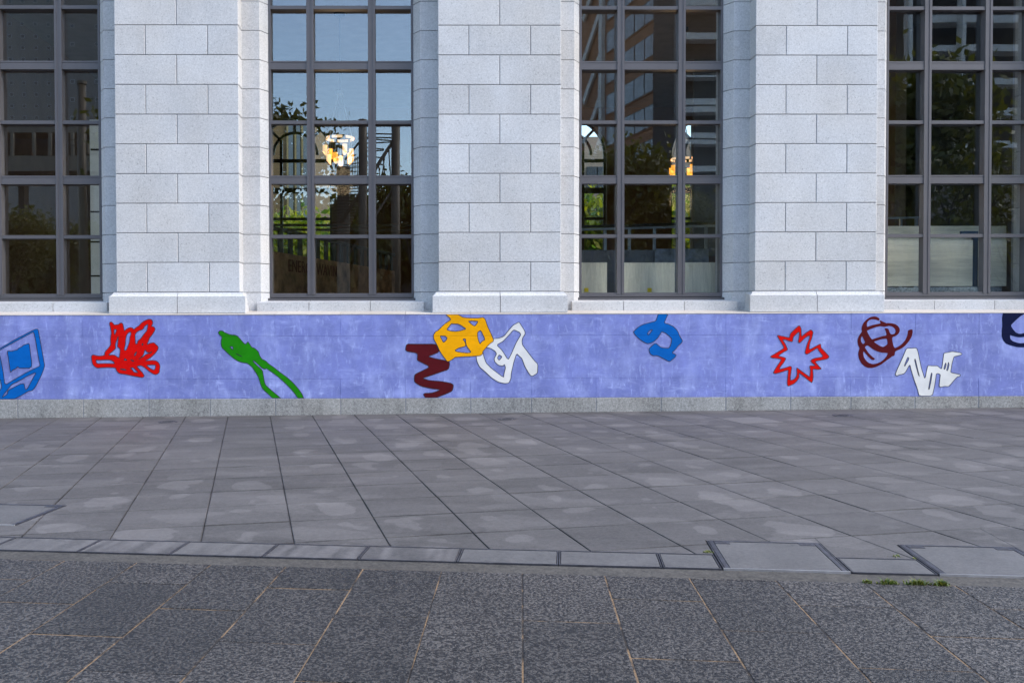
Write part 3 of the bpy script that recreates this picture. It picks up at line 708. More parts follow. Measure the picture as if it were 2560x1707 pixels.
# ------------------------------------------------------------------ building front
Y_PIL, Y_REC, Y_FRM = 13.65, 13.90, 14.06
bld = thing('stone_building', 'pale granite building with pilasters and tall gridded windows', 'building', (0, 0, 0))
PC = [-3.48-4.53, -3.48, 1.08, 5.59, 5.59+4.53]        # pilaster centres
WC = [-5.74, -1.20, 3.33, 7.84]                        # window centres
PH = .875
Z0 = at(446, 730.3, Y_PIL).z; ROW = (at(446, 63.3, Y_PIL).z-Z0)/9.0; NR = 12; Z_TOP = Z0+NR*ROW
J = .009
def block_mesh(name, hw):
    me = B().box(-hw+J/2, hw-J/2, 0, Y_REC+.02-Y_PIL, J/2, ROW-J/2).mesh(name, [M['facade']]); return bevel_mesh(me, .006)
bm_half, bm_quarter = block_mesh('half_block', PH/2), block_mesh('quarter_block', PH/4)
for c in PC:
    pil = node('pilaster', bld)
    cb = B(); cb.box(c-PH+.014, c+PH-.014, Y_PIL+.012, Y_REC+.6, 1.2, Z_TOP); cb.obj('joint_core', M['mortar'], pil)
    for r in range(NR):
        lay = [(-.5, bm_half), (.5, bm_half)] if r % 2 else [(-.75, bm_quarter), (0, bm_half), (.75, bm_quarter)]
        for k, me in lay:
            o = link('block', me, None, pil); o.location = (c+k*PH, Y_PIL+random.uniform(0, .0015), Z0+r*ROW)
    # moulded plinth of two stones
    hw = .957; yb = Y_PIL-.065; zb = zt_mur+.029
    for s_ in (-1, 1):
        x0, x1 = (c-hw, c-J/2) if s_ < 0 else (c+J/2, c+hw)
        prof = [(yb, zb), (yb, Z0-.062), (yb+.012, Z0-.056), (yb+.030, Z0-.040), (yb+.045, Z0-.015), (yb+.047, Z0-.006), (Y_REC+.1, Z0-.006), (Y_REC+.1, zb)]
        n_ = len(prof)
        a_ = 0 if s_ > 0 else .052; e_ = .052 if s_ > 0 else 0     # the moulding returns at the outer end
        def sh(y): return max(0, (y-yb)) if y < yb+.06 else .047
        vs = [(x0+(sh(y)*(1 if s_ < 0 else 0)), y, z) for y, z in prof]+[(x1-(sh(y)*(1 if s_ > 0 else 0)), y, z) for y, z in prof]
        vs = [(x if not (z == zb and y > Y_PIL) else (x0 if i < n_ else x1), y, z) for i, (x, y, z) in enumerate(vs)]
        bq = B(); bq.add(vs, [(i, (i+1) % n_, n_+(i+1) % n_, n_+i) for i in range(n_)]+[tuple(range(n_-1, -1, -1)), tuple(range(n_, 2*n_))])
        bq.obj('plinth_stone', M['facade'], pil)
# stone jambs beside the windows: flat strip, then a splay towards the frame
HW_O, HW_I = 1.155, 1.050
def jamb_mesh(wstrip, z0, z1, side):
    # x measured outwards from the window centre
    xo = HW_O+wstrip
    poly = [(HW_I, Y_FRM+.03), (HW_I, Y_FRM+.012), (HW_I+.014, Y_FRM-.012), (HW_O, Y_REC), (xo, Y_REC), (xo, Y_REC+.5), (HW_I, Y_REC+.5)]
    poly = [(x*side, y) for x, y in poly]
    if side < 0: poly = poly[::-1]
    bq = B(); bq.prism(poly[::1], z0, z1); me = bq.mesh('jamb_block', [M['facade']])
    bm = bmesh.new(); bm.from_mesh(me); bmesh.ops.recalc_face_normals(bm, faces=bm.faces[:]); bm.to_mesh(me); bm.free(); return me
jm = {}
for wi, wc in enumerate(WC):
    for side in (-1, 1):
        jb = node('window_jamb', bld)
        pc = PC[wi] if side < 0 else PC[wi+1]
        ws = abs(pc-wc)-PH-HW_O+.05
        core_ = B(); x0, x1 = sorted((wc+side*(HW_I+.03), wc+side*(HW_O+ws))); core_.box(x0, x1, Y_REC+.18, Y_REC+.6, 1.2, Z_TOP); core_.obj('joint_core', M['mortar'], jb)
        strip_ = B(); x0, x1 = sorted((wc+side*(HW_O+.02), wc+side*(HW_O+ws))); strip_.box(x0, x1, Y_REC+.012, Y_REC+.16, 1.2, Z_TOP); strip_.obj('joint_fill', M['mortar'], jb)
        for r in range(-1, NR):
            z0 = Z0+r*ROW+J/2 if r >= 0 else 1.30; z1 = Z0+(r+1)*ROW-J/2 if r >= 0 else Z0-J/2
            key = (round(ws, 4), side, r < 0)
            if key not in jm: jm[key] = jamb_mesh(ws, 0, z1-z0, side)
            o = link('block', jm[key], None, jb); o.location = (wc, random.uniform(-.001, .001), z0)
# sills of three stones
Y_SILL = Y_REC-.085
zs0, zs1 = at(855, 779.8, Y_SILL).z, at(855, 756, Y_SILL).z
for wc in WC:
    sl = node('window_sill', bld)
    xs_ = [-1.20, -.452, .427, 1.20]
    for i in range(3):
        x0, x1 = wc+xs_[i]+.004, wc+xs_[i+1]-.004
        bq = B(); bq.add([(x0, Y_SILL, zs0), (x1, Y_SILL, zs0), (x1, Y_SILL, zs1), (x0, Y_SILL, zs1), (x1, Y_SILL+.012, zs1+.006), (x0, Y_SILL+.012, zs1+.006), (x1, Y_FRM+.1, zs1+.044), (x0, Y_FRM+.1, zs1+.044), (x1, Y_FRM+.1, zs0), (x0, Y_FRM+.1, zs0)],
                 [(0, 1, 2, 3), (3, 2, 4, 5), (5, 4, 6, 7), (1, 8, 6, 4, 2), (0, 3, 5, 7, 9)]); bq.obj('sill_stone', M['facade'], sl)
# windows
zf = lambda y: at(855, y, Y_FRM).z
z_bot0, z_bot1 = zf(750), zf(733)
per = (439-153)/170.6
thick = [(zf(460), zf(439))]; thin = [(zf(595.5), zf(587))]
H2 = zf(439-286)-zf(439)
thick = [(thick[0][0]+H2*k, thick[0][1]+H2*k) for k in range(3)]; thin = [(thin[0][0]+H2*k, thin[0][1]+H2*k) for k in range(3)]
bars = sorted([(a, c_, 'T') for a, c_ in thick]+[(a, c_, 't') for a, c_ in thin]); bars = [q for q in bars if q[1] < Z_TOP]
MX, MW = .447, .052
for wi, wc in enumerate(WC):
    win = node('window', bld)
    x_l, x_r = wc-HW_I+.001, wc+HW_I-.001
    fq = B(); fq.box(x_l, x_l+.030, Y_FRM, Y_FRM+.14, z_bot1+.001, Z_TOP); fq.box(x_r-.030, x_r, Y_FRM, Y_FRM+.14, z_bot1+.001, Z_TOP)
    fq.box(x_l, x_r, Y_FRM, Y_FRM+.14, z_bot0+.038, z_bot1); fq.box(x_l, x_r, Y_FRM+.03, Y_FRM+.14, z_bot0+.026, z_bot0+.0379); fq.box(x_l-.06, x_r+.06, Y_FRM-.030, Y_FRM+.13, z_bot0-.02, z_bot0+.0259)
    fq.obj('frame', M['frame'], win)
    for s_ in (-1, 1):
        mq = B(); x = wc+s_*MX
        mq.box(x-MW, x-.018, Y_FRM-.012, Y_FRM+.12, z_bot1-.02, Z_TOP); mq.box(x+.018, x+MW, Y_FRM-.012, Y_FRM+.12, z_bot1-.02, Z_TOP); mq.box(x-.018, x+.018, Y_FRM-.004, Y_FRM+.12, z_bot1-.02, Z_TOP)
        mq.obj('mullion', M['frame'], win)
    cols = [(x_l+.030, wc-MX-MW), (wc-MX+MW, wc+MX-MW), (wc+MX+MW, x_r-.030)]
    for x0, x1 in cols:
        for a, c_, k in bars:
            tq = B()
            if k == 'T': tq.box(x0, x1, Y_FRM, Y_FRM+.12, a, c_-.030); tq.box(x0, x1, Y_FRM+.012, Y_FRM+.12, c_-.030, c_-.024); tq.box(x0, x1, Y_FRM, Y_FRM+.12, c_-.024, c_)
            else: tq.box(x0, x1, Y_FRM, Y_FRM+.12, a, c_)
            tq.obj('transom', M['frame'], win)
        zz = [z_bot1]+[q for a, c_, k in bars for q in (a, c_)]+[Z_TOP]
        for i in range(0, len(zz), 2):
            if zz[i+1]-zz[i] < .05: continue
            pq = B(); pq.box(x0-.005, x1+.005, Y_GLASS-.004, Y_GLASS+.004, zz[i]-.005, zz[i+1]+.005)
            pq.obj('pane', M['glass'], win)
# mass above and room behind
up = B(); up.box(PC[0]-PH, PC[-1]+PH, Y_PIL+.03, 15.0, Z_TOP+.003, 12.5); up.box(PC[0]-PH, PC[-1]+PH, 15.0, 29.6, 7.95, 12.5)
up.obj('upper_wall', M['facade'], bld)
lw_ = B(); lw_.box(PC[0]-PH, PC[-1]+PH, Y_REC+.5, Y_REC+.75, .2, 1.50); lw_.obj('spandrel', M['room'], bld)
rm = B(); rm.box(PC[0]-PH, PC[-1]+PH, 14.7, 29.6, .1, .5); rm.obj('room_floor', M['floor'], bld)
rc = B(); rc.box(PC[0]-PH+.01, PC[-1]+PH-.01, 15.01, 29.5, 7.66, 7.94); rc.obj('room_ceiling', M['ceil'], bld)
for x0, x1 in ((PC[0]-PH, PC[0]-PH+.3), (PC[-1]+PH-.3, PC[-1]+PH)):
    B().box(x0, x1, 14.5, 29.3, .5, 7.66).obj('side_wall', M['room'], bld)
B().box(at(2235, 790, 16.5).x, at(2262, 790, 16.5).x, 16.5, 29.2, .5, 7.66).obj('inner_wall', M['room'], bld)
# back wall with arched openings
YB = 29.0
kx = lambda px: at(px, 600, YB).x
ZSP = at(737, 385, YB).z; RO = 92/2400*YB
arch_c = [kx(737), kx(1425), kx(1769)]
def arch_poly():
    n_ = 20; return [(RO*math.cos(math.pi*i/n_), RO*math.sin(math.pi*i/n_)) for i in range(n_+1)]
ap = arch_poly()
xs0, xs1 = PC[0]-PH, PC[-1]+PH
bw = B()
edges = [xs0]+[q for c in arch_c for q in (c-RO, c+RO)]+[xs1]
for i in range(0, len(edges), 2): bw.box(edges[i], edges[i+1], YB, YB+.5, .5, 7.66)
for c in arch_c:
    n_ = len(ap)
    bw.box(c-RO, c+RO, YB, YB+.5, .5, 1.55)
    for i in range(n_-1):
        (xa, za), (xb, zb_) = ap[i], ap[i+1]
        bw.add([(c+xa, YB, ZSP+za), (c+xb, YB, ZSP+zb_), (c+xb, YB, 7.66), (c+xa, YB, 7.66), (c+xa, YB+.5, ZSP+za), (c+xb, YB+.5, ZSP+zb_)], [(0, 3, 2, 1), (0, 1, 5, 4)])
bw.obj('back_wall', M['room'], bld)
for c in arch_c:
    aw = node('arched_window', bld); q = B(); y0, y1 = YB+.18, YB+.26
    def seg(a, b_, w_): q.bar((a[0], YB+.22, a[1]), (b_[0], YB+.22, b_[1]), .08, w_)
    for r_, w_ in ((RO-.03, .07), (RO*.60, .075)):
        for i in range(20):
            a0, a1 = math.pi*i/20, math.pi*(i+1)/20
            q.bar((c+r_*math.cos(a0), YB+.22, ZSP+r_*math.sin(a0)), (c+r_*math.cos(a1), YB+.22, ZSP+r_*math.sin(a1)), .08, w_)
    for a0 in (R(45), R(90), R(135)): seg((c+RO*.6*math.cos(a0), ZSP+RO*.6*math.sin(a0)), (c+RO*math.cos(a0), ZSP+RO*math.sin(a0)), .08)
    zb_ = 1.5
    seg((c-RO*.38, zb_), (c-RO*.38, ZSP+RO*.4), .12); seg((c+RO*.38, zb_), (c+RO*.38, ZSP+RO*.4), .10)
    for s_ in (-1, 1): seg((c+s_*(RO-.03), zb_), (c+s_*(RO-.03), ZSP), .07)
    for yy, w_ in ((400, .10), (475, .17), (546, .08)): z_ = at(737, yy, YB).z; seg((c-RO, z_), (c+RO, z_), w_)
    q.obj('glazing_bars', M['black'], aw)
    g = B(); pl = [(c+RO, 1.5)]+[(c+x, ZSP+z) for x, z in ap]+[(c-RO, 1.5)]; n_ = len(pl)
    g.add([(x, YB+.235, z) for x, z in pl]+[(x, YB+.243, z) for x, z in pl], [tuple(range(n_)), tuple(range(2*n_-1, n_-1, -1))]); g.obj('pane', M['glass2'], aw)

# ------------------------------------------------------------------ things inside the room
def chandelier(px, py, Yd, label, s_=1.):
    c = at(px, py, Yd); t = thing('chandelier', label, 'chandelier', tuple(c), 'chandeliers hanging in the room')
    s_ *= .86
    rz = 7.66-c.z
    ld = bpy.data.lights.new('chandelier_light', 'POINT'); ld.energy = 14; ld.color = (1, .66, .36); ld.shadow_soft_size = .3
    lo = bpy.data.objects.new('chandelier_light', ld); COL.objects.link(lo); lo.parent = t; lo.location = (0, 0, -.75)
    q = B(); q.tube((0, 0, 1.25*s_), (0, 0, rz-.02), .018*s_, n=6); q.tube((0, 0, rz-.05), (0, 0, rz-.002), .14*s_, n=14); smooth(q.obj('rod', M['black'], t))
    q = B()
    for k in range(3):
        a = k*2.094+.5; q.tube((.03*math.cos(a), .03*math.sin(a), 1.25*s_), (.33*s_*math.cos(a), .33*s_*math.sin(a), .17*s_), .012*s_, n=5)
    q.tube((0, 0, 1.2*s_), (0, 0, 1.28*s_), .09*s_, n=10); q.obj('suspension', M['galv'], t)
    q = B(); n_ = 24; r_ = .34*s_
    for i in range(n_):
        if i % 4 == 3: continue
        a0, a1 = 2*math.pi*i/n_, 2*math.pi*(i+1)/n_
        vs = [(rr*math.cos(a), rr*math.sin(a), z) for z in (.115*s_, .175*s_) for rr in (r_, r_-.012) for a in (a0, a1)]
        q.add(vs, [(0, 1, 5, 4), (2, 6, 7, 3), (4, 5, 7, 6), (0, 2, 3, 1)])
    q.obj('lit_ring', M['shade'], t)
    for k in range(9):
        a = k*2*math.pi/9+.2; r2, zz = (.40*s_, -.16*s_) if k % 2 else (.28*s_, -.34*s_)
        q = B(); n2 = 10; cx, cy = r2*math.cos(a), r2*math.sin(a); rr = .056*s_
        vs = []
        for z_, tilt in ((.11*s_, 0), (-.09*s_, .06*s_)):
            vs += [(cx+rr*math.cos(2*math.pi*i/n2), cy+rr*math.sin(2*math.pi*i/n2), zz+z_+tilt*math.cos(2*math.pi*i/n2-a)) for i in range(n2)]
        q.add(vs, [(i, (i+1) % n2, n2+(i+1) % n2, n2+i) for i in range(n2)]+[tuple(range(n2)), tuple(range(2*n2-1, n2-1, -1))]); smooth(q.obj('lamp_shade', M['shade'] if (k % 3 and s_ > .8) else M['shade2'], t))
        q = B(); q.tube((cx, cy, zz+.11*s_), (cx, cy, .10*s_), .006*s_, n=5); q.tube((cx, cy, .10*s_), (.8*cx, .8*cy, .12*s_), .008*s_, n=5); q.obj('stem', M['galv'], t)
chandelier(850, 362, 20, 'lit chandelier with pale cut shades in the second window from the left', 1.0)
chandelier(1708, 412, 21, 'lit amber chandelier half hidden by a mullion in the third window', .9)
chandelier(2507, 434, 22, 'dim orange chandelier in the far right window', .85)

# slatted fence and lettered hoarding in the second window
hd = thing('hoarding', 'brown scrawled hoarding with red lettering under a slatted fence, behind the second window', 'hoarding')
h0, h1 = Vector((at(660, 620, 15.6).x, 15.6)), Vector((at(985, 676, 23.0).x, 23.0))
zh = 1.4+(790-628.8)*16/2400; zsl = 1.4+(790-571)*16/2400
dirh = (h1-h0).normalized()
q = B(); q.bar((h0.x, h0.y, (zh+.5)/2), (h1.x, h1.y, (zh+.5)/2), .04, zh-.5); q.obj('board', M['hoard'], hd)
q = B(); q.bar((h0.x, h0.y, zsl), (h1.x, h1.y, zsl), .06, .06); q.obj('top_rail', M['slat'], hd)
L_ = (h1-h0).length; ns = 17
for i in range(ns):
    p_ = h0+dirh*(L_*(i+.5)/ns); e_ = dirh*.085
    q = B(); q.bar((p_.x-e_.x, p_.y-e_.y, (zh+zsl)/2), (p_.x+e_.x, p_.y+e_.y, (zh+zsl)/2), .03, zsl-zh); q.obj('slat', M['slat'], hd)
tc = bpy.data.curves.new('lettering', 'FONT'); tc.body = 'ENERGY WAVIN'; tc.size = .30; tc.extrude = .003
to = bpy.data.objects.new('tmp', tc); COL.objects.link(to); bpy.context.view_layer.update()
tm = bpy.data.meshes.new_from_object(to.evaluated_get(bpy.context.evaluated_depsgraph_get())); bpy.data.objects.remove(to)
o = link('lettering', tm, M['letter'], hd)
st = h0+dirh*.95; nrm = Vector((dirh.y, -dirh.x))
o.matrix_local = Matrix(((dirh.x*1.15, 0, nrm.x, st.x+nrm.x*.025), (dirh.y*1.15, 0, nrm.y, st.y+nrm.y*.025), (0, 1, 0, zh-.30), (0, 0, 0, 1)))

def rail(px0, y0, Y0, px1, y1, Y1, w_, h_): q = B(); q.bar(at(px0, y0, Y0), at(px1, y1, Y1), w_, h_); return q
t = thing('black_rail', 'two black rails crossing behind the second window', 'railing', (0, 0, 0))
for yy in (563.5, 575): rail(640, yy-1, 25.5, 1075, yy+1, 25.5, .05, .062).obj('rail', M['black'], t)
for px in (640, 1075):
    a = at(px, 560, 25.52); q = B(); q.box(a.x-.03, a.x+.03, a.y-.03, a.y+.03, .5, a.z); q.obj('post', M['black'], t)
# galvanised handrail in the third and fourth window
t = thing('handrail', 'galvanised handrail with a black top bar across the third window', 'railing')
rail(1440, 567.5, 16.2, 1815, 557, 16.6, .05, .045).obj('top_bar', M['black'], t)
rail(1440, 575, 16.18, 1815, 564, 16.58, .05, .035).obj('rail', M['galv'], t)
for px, yy in ((1513, 573), (1573.5, 571), (1636, 569.5), (1765, 566)):
    a = at(px, yy, 16.3); q = B(); q.box(a.x-.022, a.x+.022, a.y-.02, a.y+.02, .5, a.z); q.obj('post', M['galv'], t)
t = thing('handrail', 'short bright handrail behind the far right window', 'railing')
rail(2212, 546, 16.2, 2300, 544, 16.2, .05, .03).obj('rail', M['galv'], t)
for px in (2252, 2290): a = at(px, 547, 16.2); B().box(a.x-.018, a.x+.018, 16.18, 16.22, .5, a.z).obj('post', M['galv'], t)

def panel(name, label, cat, x0, x1, y0, y1, Y, mat, group=None, th=.03):
    a, c_ = at(x0, y1, Y), at(x1, y0, Y)
    q = B(); q.box(a.x, c_.x, Y, Y+th, a.z, c_.z); return tag(q.obj(name, mat), label, cat, group)
g_ = 'plywood boards behind the third window'
p1 = panel('plywood_board', 'narrow plywood board with a yellow sticker at the left of the third window', 'board', 1440, 1517.5, 656.5, 738, 14.45, M['ply'], g_)
p2 = panel('plywood_board', 'wide plywood board with a yellow sticker in the middle of the third window', 'board', 1545, 1687, 656.5, 738, 14.45, M['ply'], g_)
p3 = panel('plywood_board', 'plywood board without sticker at the right of the third window', 'board', 1703, 1789, 656, 738, 14.45, M['ply'], g_)
for par, px in ((p1, 1466), (p2, 1624)):
    a, c_ = at(px-5.2, 730, 14.44), at(px+5.2, 720, 14.44); q = B(); q.box(a.x, c_.x, 14.44, 14.449, a.z, c_.z); q.obj('sticker', M['sticker'], par)
panel('grey_board', 'grey board behind the plywood in the third window', 'board', 1440, 1640, 625, 760, 15.4, M['board'])
panel('tarpaulin', 'crumpled grey tarpaulin over boards in the third window', 'tarpaulin', 1637, 1772, 622, 760, 15.3, M['tarp'])
panel('partition', 'tall grey partition at the right of the third window', 'partition', 1734, 1860, 150, 640, 18.0, plain('panel_grey', (.16, .165, .18), .8), None, .1)
panel('plywood_sheet', 'broad pale plywood sheet at the bottom of the far right window', 'board', 2216, 2432, 600, 715.5, 14.62, M['ply2'])
panel('plywood_sheet', 'pale plywood sheet right of the blue post in the far right window', 'board', 2447, 2517, 600, 715.5, 14.62, M['ply2'])
panel('plywood_sheet', 'low plywood strip above the sheets in the far right window', 'board', 2216, 2516, 565, 612, 14.9, M['ply2'])
panel('blue_post', 'dark blue post between the plywood sheets in the far right window', 'post', 2430, 2446, 578, 740, 14.7, M['bluebox'])
panel('blue_box', 'small dark blue box on the plywood at the far right window', 'box', 2402, 2440, 578, 590, 14.66, M['bluebox'])
panel('silver_wrap', 'crumpled silver wrap under the plywood in the far right window', 'wrap', 2216, 2504, 717, 745, 14.6, M['foil'])
panel('grey_screen', 'dark grey screen in the middle of the far right window', 'screen', 2318, 2436, 60, 640, 17.5, plain('screen_grey', (.07, .072, .078), .8), None, .1)
panel('bright_window', 'narrow frosted window at the right end of the left window', 'window', 228, 262, 300, 740, 24, plain('glowing_frosted_window', (.5, .56, .60), .4, emit=.07, ecol=(.6, .72, .80), var=.4, vs=1.), None, .1)  # daylight behind the frosted pane is put in as emission
t = bpy.data.objects['bright_window']
for yy in (375, 530, 605, 690):
    a = at(228, yy+2, 23.98); c_ = at(262, yy-2, 23.98); B().box(a.x, c_.x, 23.93, 23.99, a.z, c_.z).obj('glazing_bar', M['black'], t)

# ------------------------------------------------------------------ trees
def tree_meshes(seed, H, crown_r, nl, ls, mat, trunk_h=.4):
    rg = random.Random(seed); tb = B(); ends = []
    def limb(a, d, L, r0, lvl):
        d = d.normalized(); p_ = a
        for k in range(3):
            nd = (d+Vector((rg.uniform(-.22, .22), rg.uniform(-.22, .22), rg.uniform(-.05, .22)))).normalized()
            q = p_+nd*(L/3); tb.tube(p_, q, r0*(1-.2*k), r0*(1-.2*(k+1)), 7 if lvl < 2 else 5, False); p_, d = q, nd
        if lvl >= 3: ends.append(p_); return
        for k in range(3 if lvl else 5):
            an = rg.uniform(0, 6.28); sp = rg.uniform(.5, .95)
            limb(p_ if rg.random() > .3 else p_-d*L*.3, d+Vector((math.cos(an), math.sin(an), .25))*sp, L*rg.uniform(.55, .78), r0*.42, lvl+1)
        if lvl == 2: ends.append(p_)
    limb(Vector((0, 0, 0)), Vector((0, 0, 1)), H*trunk_h, H*.022+.05, 0)
    V_, F_ = [], []
    cz = H*.66
    for i in range(nl):
        e = rg.choice(ends); g = rg.gauss
        c = e+Vector((g(0, 1), g(0, 1), g(0, .8)))*crown_r*.16
        s_ = ls*rg.uniform(.6, 1.3); u = Vector((g(0, 1), g(0, 1), g(0, 1))).normalized(); v = u.orthogonal().normalized(); v.rotate(Matrix.Rotation(rg.uniform(0, 6.28), 3, u))
        w_ = u.cross(v)*.5
        k = len(V_); V_ += [c-v*s_, c-w_*s_, c+v*s_, c+w_*s_]; F_.append((k, k+1, k+2, k+3))
    me = bpy.data.meshes.new('crown'); me.from_pydata([tuple(v) for v in V_], [], F_); me.materials.append(mat); me.update()
    return tb.mesh('trunk', [M['bark']]), me
TM = {}
def tree(kind, loc, s_, rz, label, group):
    if kind not in TM:
        TM[kind] = dict(dark=lambda: tree_meshes(3, 9, 3.6, 9000, .16, M['leaf']), dark2=lambda: tree_meshes(11, 9, 4.2, 9000, .17, M['leaf']), bright=lambda: tree_meshes(5, 6.5, 3.0, 6000, .13, M['leaf2'], .30), dense=lambda: tree_meshes(17, 10, 5.6, 15000, .30, M['leaf'], .3), bare=lambda: tree_meshes(21, 8, 3.0, 1500, .14, M['leaf'], .35))[kind]()
    t = thing({'bright': 'bright_tree', 'bare': 'thin_tree', 'dense': 'dense_tree'}.get(kind, 'dark_tree'), label, 'tree', loc, group); t.scale = (s_, s_, s_); t.rotation_euler = (0, 0, rz)
    link('trunk', TM[kind][0], None, t); link('crown', TM[kind][1], None, t)
gb = 'bright trees seen through the arched back windows'
def tr_at(px, Y): a = at(px, 700, Y); return (a.x, Y, -.42)
tree('bright', tr_at(775, 37), 1.22, .4, 'yellow green tree behind the arched window in the second window', gb)
tree('bright', tr_at(868, 42), 1.3, 2.4, 'green tree further right behind the arched window in the second window', gb)
tree('bright', tr_at(1480, 38), 1.45, 1.4, 'bright tree behind the arched window at the left of the third window', gb)
tree('bright', tr_at(1700, 39), 1.6, 3.4, 'bright tree behind the arched window at the right of the third window', gb)
def refl(px, D): a = mir(px, 700, D); return (a.x, a.y, -.42)
gr = 'trees mirrored in the panes'
tree('dark', refl(1560, 60), 1.35, 0, 'large leafy tree mirrored in the middle of the third window', gr)
tree('dark2', refl(1470, 62), 1.2, 2, 'leafy tree mirrored at the left of the third window', gr)
tree('dark2', refl(1660, 66), 1.25, 4, 'leafy tree mirrored at the right of the third window', gr)
tree('dark2', refl(40, 62), 1.0, 1, 'dark tree mirrored low in the left window', gr)
tree('dark', refl(190, 70), .95, 3, 'dark tree mirrored beside the pole in the left window', gr)
tree('dark', refl(1035, 60), 1.15, 5, 'dark tree mirrored at the right of the second window', gr)
tree('dark', refl(655, 46), 1.35, 1.1, 'drooping tree mirrored at the left of the second window', gr)
tree('dark2', refl(2260, 52), 1.75, 1.3, 'tall dark tree mirrored at the left of the far right window', gr)
tree('bare', refl(2400, 48), 1.45, 0.3, 'thin branched tree mirrored in the middle of the far right window', gr)
tree('bare', refl(2540, 50), 1.25, 2.3, 'thin tree mirrored at the right of the far right window', gr)

for i, (px, D, s_, lb) in enumerate(((880, 84, 1.40, 'dense tree mirrored behind the left pipe of the steel tower'), (985, 88, 1.34, 'dense tree mirrored behind the right pipe of the steel tower'), (760, 86, 1.42, 'dense tree mirrored behind the left mullion of the second window'), (660, 90, 1.5, 'dense tree mirrored at the left edge of the second window'), (1080, 86, 1.5, 'dense tree mirrored past the right edge of the second window'),
        (90, 78, 1.1, 'dense tree mirrored low under the raised walkway'), (1600, 84, 1.5, 'dense tree mirrored low behind the leafy trees of the third window'), (1500, 88, 1.5, 'dense tree mirrored low at the left of the third window'), (2330, 86, 1.25, 'dense tree mirrored low in the far right window'))):
    tree('dense', refl(px, D), s_, i*1.3, lb, gr)
# ------------------------------------------------------------------ what the panes mirror
lowb = thing('added_low_building', 'long low dark building added to cover the bright low sky mirrored in the windows', 'building')  # added building, keeps the bright low sky out of the pane reflections
_a, _c = mir(-500, 790, 100), mir(3000, 640, 100); B().box(_a.x, _c.x, _a.y-8, _a.y, -.42, _c.z).obj('wall', plain('low_wall_paint', (.10, .075, .055), .9, vs=.4), lowb)
for _i in range(40):
    _p = mir(-400+_i*80, 720, 100); B().box(_p.x-1.0, _p.x+1.0, _p.y-.02, _p.y+.04, 1.2, 3.0).obj('window', M['dkglass'], lowb)

# white tower with a grid of small square windows
tw = thing('tower_block', 'tall grey tower with a grid of small square windows mirrored in the left window', 'building')
D_ = 220; a = mir(-120, 318, D_); c_ = mir(160, -330, D_); yf = a.y
q = B(); q.box(a.x, c_.x, yf-26, yf, -.42, c_.z); q.obj('wall', M['tower'], tw)
wmesh = None
sx_ = 31*D_/F_PX; sz_ = 28.6*D_/F_PX
zst = mir(60, 295, D_).z; xst = mir(28, 200, D_).x
def tower_window(w_, h_):
    q = B(); q.cur = 0; q.box(-w_/2, w_/2, -.02, .10, -h_/2, h_/2); q.cur = 1; q.box(-w_/2+.14, w_/2-.14, .08, .13, -h_/2+.14, h_/2-.14)
    return q.mesh('window', [M['winframe'], M['dkglass']])
wmesh = tower_window(9.5*D_/F_PX, 9.5*D_/F_PX)
for i in range(-3, 5):
    for j in range(0, 18):
        x = xst+i*sx_
        if x > c_.x-.6 or x < a.x+.6: continue
        o = link('window', wmesh, None, tw); o.location = (x, yf, zst+j*sz_)
# its receding side face
sd0 = c_.x
for k in range(4):
    for j in range(0, 18):
        o = link('window', wmesh, None, tw); o.location = (sd0, yf-3-k*5.5, zst+j*sz_); o.rotation_euler = (0, 0, R(-90))
sdw = thing('side_tower', 'grey slab building with windows right of the gridded tower in the left window', 'building')
a2, c2 = mir(162, 318, 200), mir(330, -330, 200); q = B(); q.box(a2.x, c2.x, a2.y-20, a2.y, -.42, c2.z); q.obj('wall', plain('slab_concrete', (.20, .19, .18), .85), sdw)
for j in range(0, 10):
    for i in range(2): o = link('window', wmesh, None, sdw); o.location = (mir(182+62*i, 300, 200).x, a2.y, mir(180, 296-j*46, 200).z)
# raised walkway in front of the tower
wk = thing('raised_walkway', 'dark raised walkway with railings mirrored in the left window', 'walkway')
def vbox(x0, x1, y0, y1, D, dep=1.): a = mir(x0, y1, D); c_ = mir(x1, y0, D); return B().box(a.x, c_.x, a.y-dep, a.y, a.z, c_.z)
vbox(-200, 300, 390, 428, 82, 4).obj('parapet', M['conc'], wk)
vbox(-200, 300, 318, 332, 84, 3).obj('roof_edge', M['conc'], wk)
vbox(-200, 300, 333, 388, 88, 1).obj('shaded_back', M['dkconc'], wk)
for px in (25, 80, 120, 178): vbox(px, px+6, 332, 390, 83, .3).obj('post', M['conc'], wk)
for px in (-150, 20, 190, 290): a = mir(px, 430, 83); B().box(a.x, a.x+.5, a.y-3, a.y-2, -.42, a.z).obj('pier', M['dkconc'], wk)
for yy in (348, 362): vbox(150, 300, yy, yy+3, 81, .1).obj('rail', M['black'], wk)
# pole
a = mir(204, 205, 45); pl = thing('street_pole', 'thick grey street pole mirrored in the left window', 'pole', (a.x, a.y, -.42))
q = B(); q.tube((0, 0, 0), (0, 0, a.z+.42), .22, .19, 16); smooth(q.obj('shaft', M['pipe'], pl)); q = B(); q.tube((0, 0, a.z+.30), (0, 0, a.z+.45), .24, n=16); q.obj('cap', M['pipe'], pl)
q = B(); z0 = mir(204, 385, 45).z+.42; q.box(-.12, .28, -.25, -.02, z0, z0+.5); q.obj('junction_box', M['conc'], pl)
